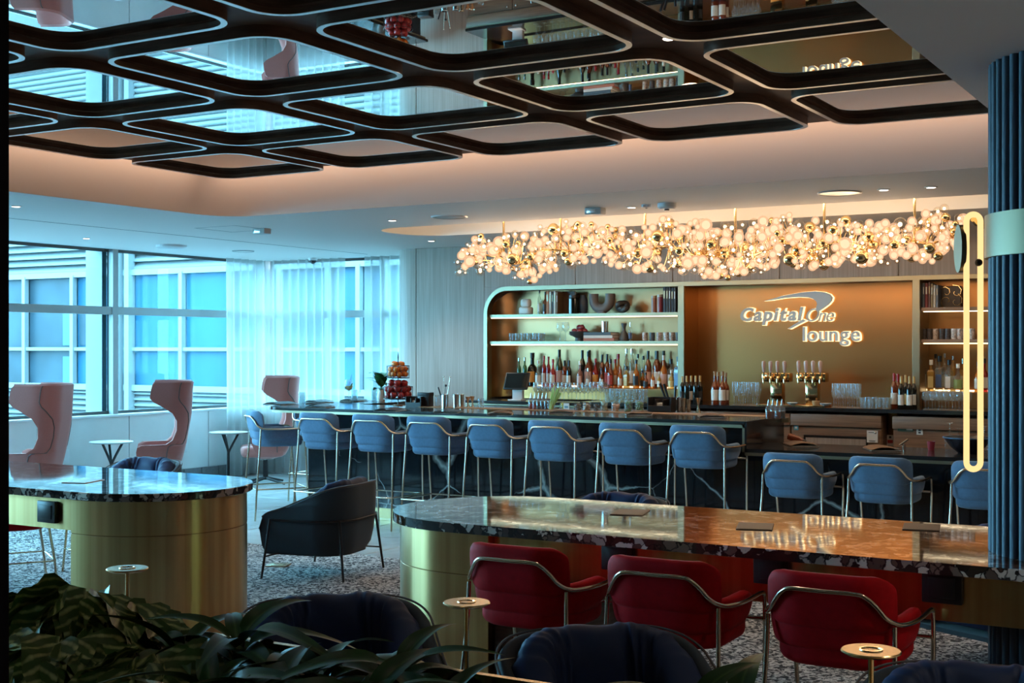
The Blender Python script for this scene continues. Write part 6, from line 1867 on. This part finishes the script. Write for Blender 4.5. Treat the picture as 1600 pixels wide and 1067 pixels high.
# tablet till on the left of the back counter
x = on_y(806, 12.2)
t = thing('till', 'black tablet till on a white stand at the left end of the back counter', 'till', (x, 12.22, BC - 0.012), 0.15)
tilt = Matrix.Rotation(-0.38, 4, 'X')
mb = MB().rbox(-0.14, 0.14, -0.012, 0.012, -0.10, 0.10, 0.008)
o = mb.obj('tablet', M['black'], t); o.rotation_euler = (-0.45, 0, 0); o.location = (0, 0, 0.21)
MB().rbox(-0.125, 0.125, -0.014, -0.0125, -0.085, 0.085, 0.001, 1).obj('screen', LIQ['black'], o)
MB().rbox(-0.05, 0.07, -0.01, 0.05, 0.012, 0.19, 0.008).obj('stand', M['white'], t)
MB().rbox(-0.075, 0.08, -0.08, 0.08, 0, 0.014, 0.005).obj('foot', M['white'], t)

# low bar: bowl, glasses, cups, small tap
x, y = at_h(1503, 700, LT)
t = thing('serving_bowl', 'wide black and blue bowl on the low bar behind the lamp loop', 'bowl', (on_y(1512, YB + 0.45), YB + 0.45, LT))
MB().lathe([(0.001, 0.004), (0.07, 0.0), (0.13, 0.05), (0.185, 0.125), (0.178, 0.125), (0.12, 0.055), (0.001, 0.015)], 36).obj('bowl', flat((0.012, 0.016, 0.022), 0.25), t)
MB().lathe([(0.186, 0.118), (0.1865, 0.126), (0.177, 0.126)], 36).obj('rim', flat((0.05, 0.12, 0.2), 0.3), t)
for i, (px, s) in enumerate(((1484, 1.0), (1497, 0.8), (1528, 0.9), (1538, 0.9))):
    y = 11.15 if i else 11.0
    zz = LT - 0.07
    o = glass('wineglass', on_y(px, YB + 0.76), YB + 0.76, LT + 0.215 * s, 'upturned wine glass behind the wide bowl on the low bar, %s from left' % ORD[i], 'upturned glasses on the low bar', s)
    o.rotation_euler = (PI, 0, 0)
t = thing('cup', 'small red cup left of the wide bowl on the low bar', 'cup', (on_y(1455, YB + 0.62), YB + 0.62, LT))
MB().lathe([(0.001, 0), (0.024, 0), (0.032, 0.07), (0.03, 0.07), (0.022, 0.006), (0.001, 0.006)], 18).obj('cup', flat((0.35, 0.03, 0.05), 0.4), t)
MB().lathe([(0.0305, 0.062), (0.033, 0.07), (0.0305, 0.07)], 18).obj('rim', M['glass'], t)
t = thing('small_tap', 'small champagne coloured tap lever at the back of the low bar', 'tap', (on_y(1413, YB + 0.70), YB + 0.70, LT))
MB().tube([(0, 0, 0), (0, 0, 0.035)], 0.013, 10).obj('base', M['champagne'], t)
MB().tube([(0, 0, 0.03), (-0.035, -0.01, 0.025), (0.03, 0, 0.075)], 0.008, 8).obj('lever', M['champagne'], t)
t = thing('bottle', 'dark red bottle lying at the inside of the step panel', 'bottle', (on_y(1240, YB + 0.70), YB + 0.68, LT + 0.03), 0)
MB().tube([(-0.04, 0, 0.035), (0.05, 0, 0.012), (0.09, 0, 0.0)], [0.028, 0.028, 0.012], 12).obj('body', LIQ['darkamber'], t)
MB().tube([(0.088, 0, 0.001), (0.115, 0, -0.005)], 0.013, 10).obj('cap', M['black'], t)
# flat menus on the communal tables
for px, py, h, rz, lab in ((130, 752, TH, 0.3, 'thin menu card lying on the left communal table'), (1440, 824, TH, 0.2, 'thin dark menu card lying on the right communal table, near the column'), (985, 801, TH, 0.25, 'thin menu card lying on the right communal table, near its far edge'), (1180, 823, TH, 0.3, 'thin menu card on the right communal table, before the gold wall reflection')):
    x, y = at_h(px, py, h)
    t = thing('menu_card', lab, 'menu', (x, y, h), rz, 'menu cards on the tables')
    MB().rbox(-0.08, 0.08, -0.11, 0.11, 0, 0.004, 0.001, 1).obj('card', M['leather_brown'] if px > 400 else M['edge'], t, 0)
    MB().box(-0.07, 0.07, -0.10, 0.10, 0.004, 0.0046).obj('page', M['leather_brown'] if px > 400 else M['edge'], t, 0)
# ================================================================== lit wall sign
sign = thing('wall_sign', 'backlit metal letters with a swoosh emblem on the gold wall behind the taps', 'sign', (0, 0, 0))
YSG = YN - 0.045
def text_mesh(text, off):
    cu = bpy.data.curves.new('lettering', 'FONT')
    cu.body = text; cu.size = 1.0; cu.offset = off; cu.extrude = 0.5; cu.resolution_u = 4
    ob = bpy.data.objects.new('lettering', cu)
    COL.objects.link(ob)
    dg = bpy.context.evaluated_depsgraph_get()
    me = bpy.data.meshes.new_from_object(ob.evaluated_get(dg))
    bpy.data.objects.remove(ob); bpy.data.curves.remove(cu)
    V = [v.co.copy() for v in me.vertices]
    F = [tuple(p.vertices) for p in me.polygons]
    bpy.data.meshes.remove(me)
    return V, F
def letters(text, p0, p1, base, top, shear, off, halo, gap=0.09, wide=1.0):
    """lettering between photo columns p0..p1 on the sign plane, one mesh per letter"""
    X0, X1 = on_y(p0, YSG), on_y(p1, YSG)
    Zb = hy((p0 + p1) / 2, base, YSG)
    H = hy((p0 + p1) / 2, top, YSG) - Zb
    glyphs = []
    pen = 0.0
    for ch in text:
        V, F = text_mesh(ch, off)
        a, b = min(v.x for v in V), max(v.x for v in V)
        glyphs.append((ch, V, F, a, pen))
        pen += b - a + gap
    total = pen - gap
    ym = max(v.y for g in glyphs for v in g[1])
    sz = H / ym
    sx_ = (X1 - X0 - shear * H) / total
    for ch, V, F, a, pen in glyphs:
        def tr(VV, d0, d1):
            return [(X0 + (v.x - a + pen) * sx_ + shear * v.y * sz, YSG + (d0 if v.z > 0 else d1), Zb + v.y * sz) for v in VV]
        o = MB().add(tr(V, -0.022, 0.0), F).obj('letter', M['signface'], sign, 30)
        HV, HF = text_mesh(ch, off + halo)
        MB().add(tr(HV, 0.001, 0.0448), HF).obj('lit_back', M['halo'], o, 30)
letters('Capital', 1156, 1256, 500.5, 480.0, 0.22, 0.035, 0.022, 0.10)
letters('One', 1258, 1307, 502.0, 481.5, 0.30, -0.004, 0.016, 0.05)
letters('lounge', 1255, 1344, 532.5, 510.5, 0.0, 0.010, 0.022, 0.10)
def crop8(pts):
    return [(1140 + x / 6.667, 440 + y / 6.667) for x, y in pts]
sw = crop8([(360, 204), (560, 148), (760, 112), (900, 101), (990, 110), (1050, 132), (1076, 165), (1068, 200), (1035, 238), (985, 275), (935, 308), (905, 275), (918, 235), (908, 205), (880, 182), (830, 166), (720, 160), (580, 170), (440, 194)])
tl_ = crop8([(770, 392), (690, 440), (612, 488), (636, 492), (710, 452), (800, 408)])
for outl in (sw, tl_):
    P = [(on_y(x, YSG), hy(x, y, YSG)) for x, y in outl]
    if sum(P[i - 1][0] * P[i][1] - P[i][0] * P[i - 1][1] for i in range(len(P))) < 0: P = P[::-1]
    def plate(PP, y0, y1):
        v, f = holed(PP, [], 0.0)
        m = MB().add([(a.x, y0, a.y) for a in v], f).add([(a.x, y1, a.y) for a in v], f)
        m.grid([[(a, y0, b) for a, b in PP], [(a, y1, b) for a, b in PP]], False, True)
        return m
    o = plate(P, YSG - 0.022, YSG).obj('swoosh', M['signface'], sign, 0)
    plate(offset(P, 0.004), YSG + 0.001, YSG + 0.0448).obj('lit_back', M['halo'], o, 0)

# ================================================================== globe chandelier
YCH = 10.64
chx0, chx1 = on_y(724, YCH), on_y(1500, YCH)
chand = thing('globe_chandelier', 'long brass chandelier clustered with lit, clear and gold glass globes over the bar', 'chandelier', (chx0, YCH, 0))
LCH = chx1 - chx0
def px_u(px): return on_y(px, YCH) - chx0
top_px = [(724, 376), (760, 366), (800, 362), (850, 350), (890, 342), (940, 348), (985, 352), (1040, 336), (1100, 340), (1160, 346), (1210, 334), (1260, 334), (1300, 336), (1350, 338), (1400, 345), (1440, 332), (1480, 320), (1502, 332)]
bot_px = [(724, 436), (760, 424), (800, 440), (815, 445), (850, 430), (900, 420), (945, 412), (965, 428), (1020, 430), (1060, 432), (1120, 440), (1140, 442), (1180, 432), (1230, 420), (1260, 428), (1310, 418), (1370, 420), (1410, 408), (1450, 414), (1480, 410), (1502, 396)]
def interp(tab, p):
    for (a, b), (c, d) in zip(tab[:-1], tab[1:]):
        if a <= p <= c:
            return b + (d - b) * (p - a) / (c - a)
    return tab[-1][1] if p > tab[-1][0] else tab[0][1]
core_pts = []
for i in range(40):
    p = 735 + (1490 - 735) * i / 39
    mid = (interp(top_px, p) + interp(bot_px, p)) / 2 + 6
    core_pts.append((px_u(p), 0.05 * math.sin(i * 0.8), hy(p, mid, YCH) + 0.03 * math.sin(i * 1.3)))
MB().tube(core_pts, 0.012, 8).obj('branch_rail', M['brass_pol'], chand)
rods = (787, 876, 1008, 1149, 1288, 1429)
for px in rods:
    u_ = px_u(px)
    zc = core_pts[min(39, max(0, int((px - 735) / (755 / 39))))][2]
    MB().tube([(u_, 0, zc), (u_, 0, 3.06)], 0.011, 8).obj('hanging_rod', M['brass_pol'], chand)
globes = []
tries = 0
crnd = random.Random(5)
while len(globes) < 820 and tries < 60000:
    tries += 1
    r = crnd.choices((0.056, 0.046, 0.037, 0.027), (1.2, 2.4, 3.6, 3.2))[0]
    p = crnd.uniform(724, 1502)
    t0, b0 = interp(top_px, p), interp(bot_px, p)
    zt, zb = hy(p, t0, YCH) - r, hy(p, b0, YCH) + r
    if zt < zb: continue
    z = crnd.uniform(zb, zt)
    y = crnd.uniform(-0.20, 0.20)
    c = Vector((px_u(p), y, z))
    ok = True
    for q, rq in globes:
        d = (c - q).length
        if d < (r + rq) * 0.80:
            ok = False; break
    if ok: globes.append((c, r))
frost = MB().ball((0, 0, 0), 1.0, 16, 10)
frost.k = 1; frost.ball((0, 0, 0), 0.66, 12, 8)
frost = frost.mesh('globe', [M['frost'], M['frost_core']], 180)
clr = MB().ball((0, 0, 0), 1.0, 16, 10)
clr.k = 1; clr.ball((0, 0, 0), 0.34, 10, 6)
clr = clr.mesh('globe', [M['clearglobe'], M['core']], 180)
mlk = MB().ball((0, 0, 0), 1.0, 16, 10)
gold = MB().ball((0, 0, 0), 1.0, 16, 10).mesh('globe', M['brass_pol'], 180)
globes.sort(key=lambda g: -g[1] * (1.25 if g[0].y < 0 else 1))
rest = {0: MB(), 1: MB(), 2: MB()}
stems = MB()
for i, (c, r) in enumerate(globes):
    q = crnd.random()
    kind = 0 if q < 0.46 else (1 if q < 0.88 else 2)
    if i < 296:
        o = link('globe', (frost, clr, gold)[kind], chand); o.location = c; o.scale = (r, r, r)
    else:
        m = rest[kind]
        m.k = 0; m.ball(c, r, 12, 8)
        if kind < 2:
            m.k = 1; m.ball(c, r * (0.66, 0.34)[kind], 8, 6)
    k = min(range(40), key=lambda j: abs(core_pts[j][0] - c.x))
    a = Vector(core_pts[k])
    if (a - c).length > 0.06:
        b_ = c + (a - c).normalized() * r
        mid = (a + b_) / 2 + Vector((0, 0, -0.02))
        stems.tube([a, mid, b_], 0.0028, 4, False, False)
stems.obj('globe_stems', M['brass_pol'], chand)['kind'] = 'stuff'
for kind, nm, mt in ((0, 'small_lit_globes', [M['frost'], M['frost_core']]), (1, 'small_clear_globes', [M['clearglobe'], M['core']]), (2, 'small_gold_globes', M['brass_pol'])):
    rest[kind].obj(nm, mt, chand, 180)['kind'] = 'stuff'
for i in range(9):
    c = core_pts[2 + i * 4 + (1 if i > 4 else 0)] if 2 + i * 4 + 1 < 40 else core_pts[-2]
    l = bpy.data.lights.new('chandelier_light', 'POINT')
    l.energy = CHAND_W; l.color = (1.0, 0.72, 0.46); l.shadow_soft_size = 0.22
    o = bpy.data.objects.new('chandelier_light', l); COL.objects.link(o)
    o.parent = chand; o.location = (c[0], -0.05, c[2] - 0.02)

# ================================================================== planter and plants
PH = 0.85
pxx, pyy = at_h(705, 1043.5, PH)
PY1 = pyy; PY0 = pyy - 0.5
PXa, PXb = -4.4, 0.35
pt = thing('planter', 'long brass edged planter trough at the front of the lounge', 'planter', (0, 0, 0))
MB().box(PXa, PXb, PY0, PY0 + 0.02, 0, PH).obj('side_panel', M['brass'], pt, 0)
MB().box(PXa, PXb, PY1 - 0.02, PY1, 0, PH).obj('side_panel', M['brass'], pt, 0)
MB().box(PXa, PXa + 0.02, PY0, PY1, 0, PH).obj('end_panel', M['brass'], pt, 0)
MB().box(PXb - 0.02, PXb, PY0, PY1, 0, PH).obj('end_panel', M['brass'], pt, 0)
MB().box(PXa + 0.02, PXb - 0.02, PY0 + 0.02, PY1 - 0.02, 0.3, 0.78).obj('soil', M['soil'], pt, 0)
broad = []
def heart(L, W, wav, curl):
    rows = []
    n = 12
    for i in range(n + 1):
        u_ = i / n
        w = W * min(1, (u_ * 5.5) ** 0.5 + 0.02) * max(0.0, 1 - u_ ** 2.2) ** 0.85
        rows.append([(w * q, L * u_ - 0.02 * L * (abs(q) ** 2) * (1 - u_) * 3, -curl * L * u_ * u_ + abs(q) * w * 0.28 + wav * math.sin(u_ * 17 + (1.3 if q > 0 else 0)) * abs(q) * W) for q in (-1, -0.75, -0.5, -0.25, 0, 0.25, 0.5, 0.75, 1)])
    return MB().grid(rows, flip=True)
for k in range(3):
    broad.append(heart(0.19 - 0.02 * k, 0.085 - 0.008 * k, 0.10, 0.35 + 0.15 * k).mesh('leaf', M['leaf_var'], 80))
lance = []
for k in range(3):
    lance.append(leafmesh(0.24 + 0.02 * k, 0.032 + 0.004 * k, 0.6 + 0.25 * k, 'leaf', M['leaf_dark'], 1.0, 12, 0.35))
def plant(kind, X, Y, n, label, H, spread, sc=1.0, seed=0, group=None):
    r = random.Random(seed)
    t = thing('broadleaf_plant' if kind == 'b' else 'dark_leaved_plant', label, 'plant', (X, Y, 0.78), 0, group)
    sm = MB()
    for i in range(n):
        az = 2.39996 * i + r.uniform(-0.3, 0.3)
        f = (i + 0.5) / n
        if kind == 'b':
            az = PI + 0.5 + (-1.5 + 3.0 * ((i * 0.618) % 1.0)) + r.uniform(-0.2, 0.2)
            rad = spread * (0.15 + 0.4 * f)
            base = Vector((rad * -math.sin(az), rad * math.cos(az), H * (1.05 - 0.75 * f)))
            pitch = -0.35 - 0.65 * f + r.uniform(-0.2, 0.2)
            o = link('leaf', broad[r.randrange(3)], t)
        else:
            rad = 0.02 + 0.03 * f
            base = Vector((rad * -math.sin(az), rad * math.cos(az), H * (0.6 - 0.5 * f)))
            pitch = 0.95 - 0.95 * f + r.uniform(-0.2, 0.2)
            o = link('leaf', lance[r.randrange(3)], t)
        s = sc * r.uniform(0.85, 1.15)
        o.location = base; o.scale = (s, s, s)
        o.rotation_euler = (pitch, r.uniform(-0.35, 0.35), az)
        sm.tube([(0, 0, 0), base * 0.5 + Vector((0, 0, 0.02)), base], 0.0035, 5, False, False)
    sm.obj('stems', M['stem'], t)['kind'] = 'stuff'
    return t
def pln(px, Y): return on_y(px, Y)
pb = [(60, 2.62, 0.15), (128, 2.54, 0.22), (190, 2.66, 0.17), (95, 2.40, 0.12), (240, 2.46, 0.10)]
pbl = ['broad variegated plant at the left end of the planter, against the dark column edge', 'tallest broad variegated plant in the planter, in front of the left table', 'broad variegated plant in the planter under the left drink table', 'low broad variegated plant at the front left of the planter', 'low broad variegated plant where the dark leaved plants begin']
for i, (px, Y, H) in enumerate(pb):
    plant('b', pln(px, Y), Y, 17, pbl[i], H, 0.27, 1.3, 20 + i, 'broadleaf plants in the planter')
pd = [(285, 2.60, 0.13), (372, 2.66, 0.20), (430, 2.44, 0.10), (500, 2.62, 0.11), (575, 2.46, 0.12), (618, 2.62, 0.19), (680, 2.50, 0.09), (1080, 2.52, 0.27), (1150, 2.64, 0.22), (330, 2.40, 0.08)]
pdl = ['dark leaved plant in the planter right of the broad variegated plants', 'dark leaved plant in the planter before the brass drum of the left table', 'low dark leaved plant at the front of the planter before the navy armchair', 'dark leaved plant in the planter in front of the navy armchair', 'dark leaved plant before the right side of the first navy armchair', 'upright dark leaved plant by the green lit brass table end', 'low dark leaved plant beside the bare brass planter rim', 'dark leaved plant in the planter before the middle crimson stool', 'dark leaved plant at the right, left of the nearest crimson stool', 'small dark leaved plant at the near edge of the planter, left half']
for i, (px, Y, H) in enumerate(pd):
    plant('d', pln(px, Y), Y, 17, pdl[i], H, 0.2, 0.95 if px < 1000 else 0.68, 60 + i, 'dark leaved plants in the planter')

# ================================================================== downlights and added fill spots that light the room
for x_, y_, pw in DOWN_FILL:
    spot('downlight', (x_, y_, CEIL - 0.03), pw)
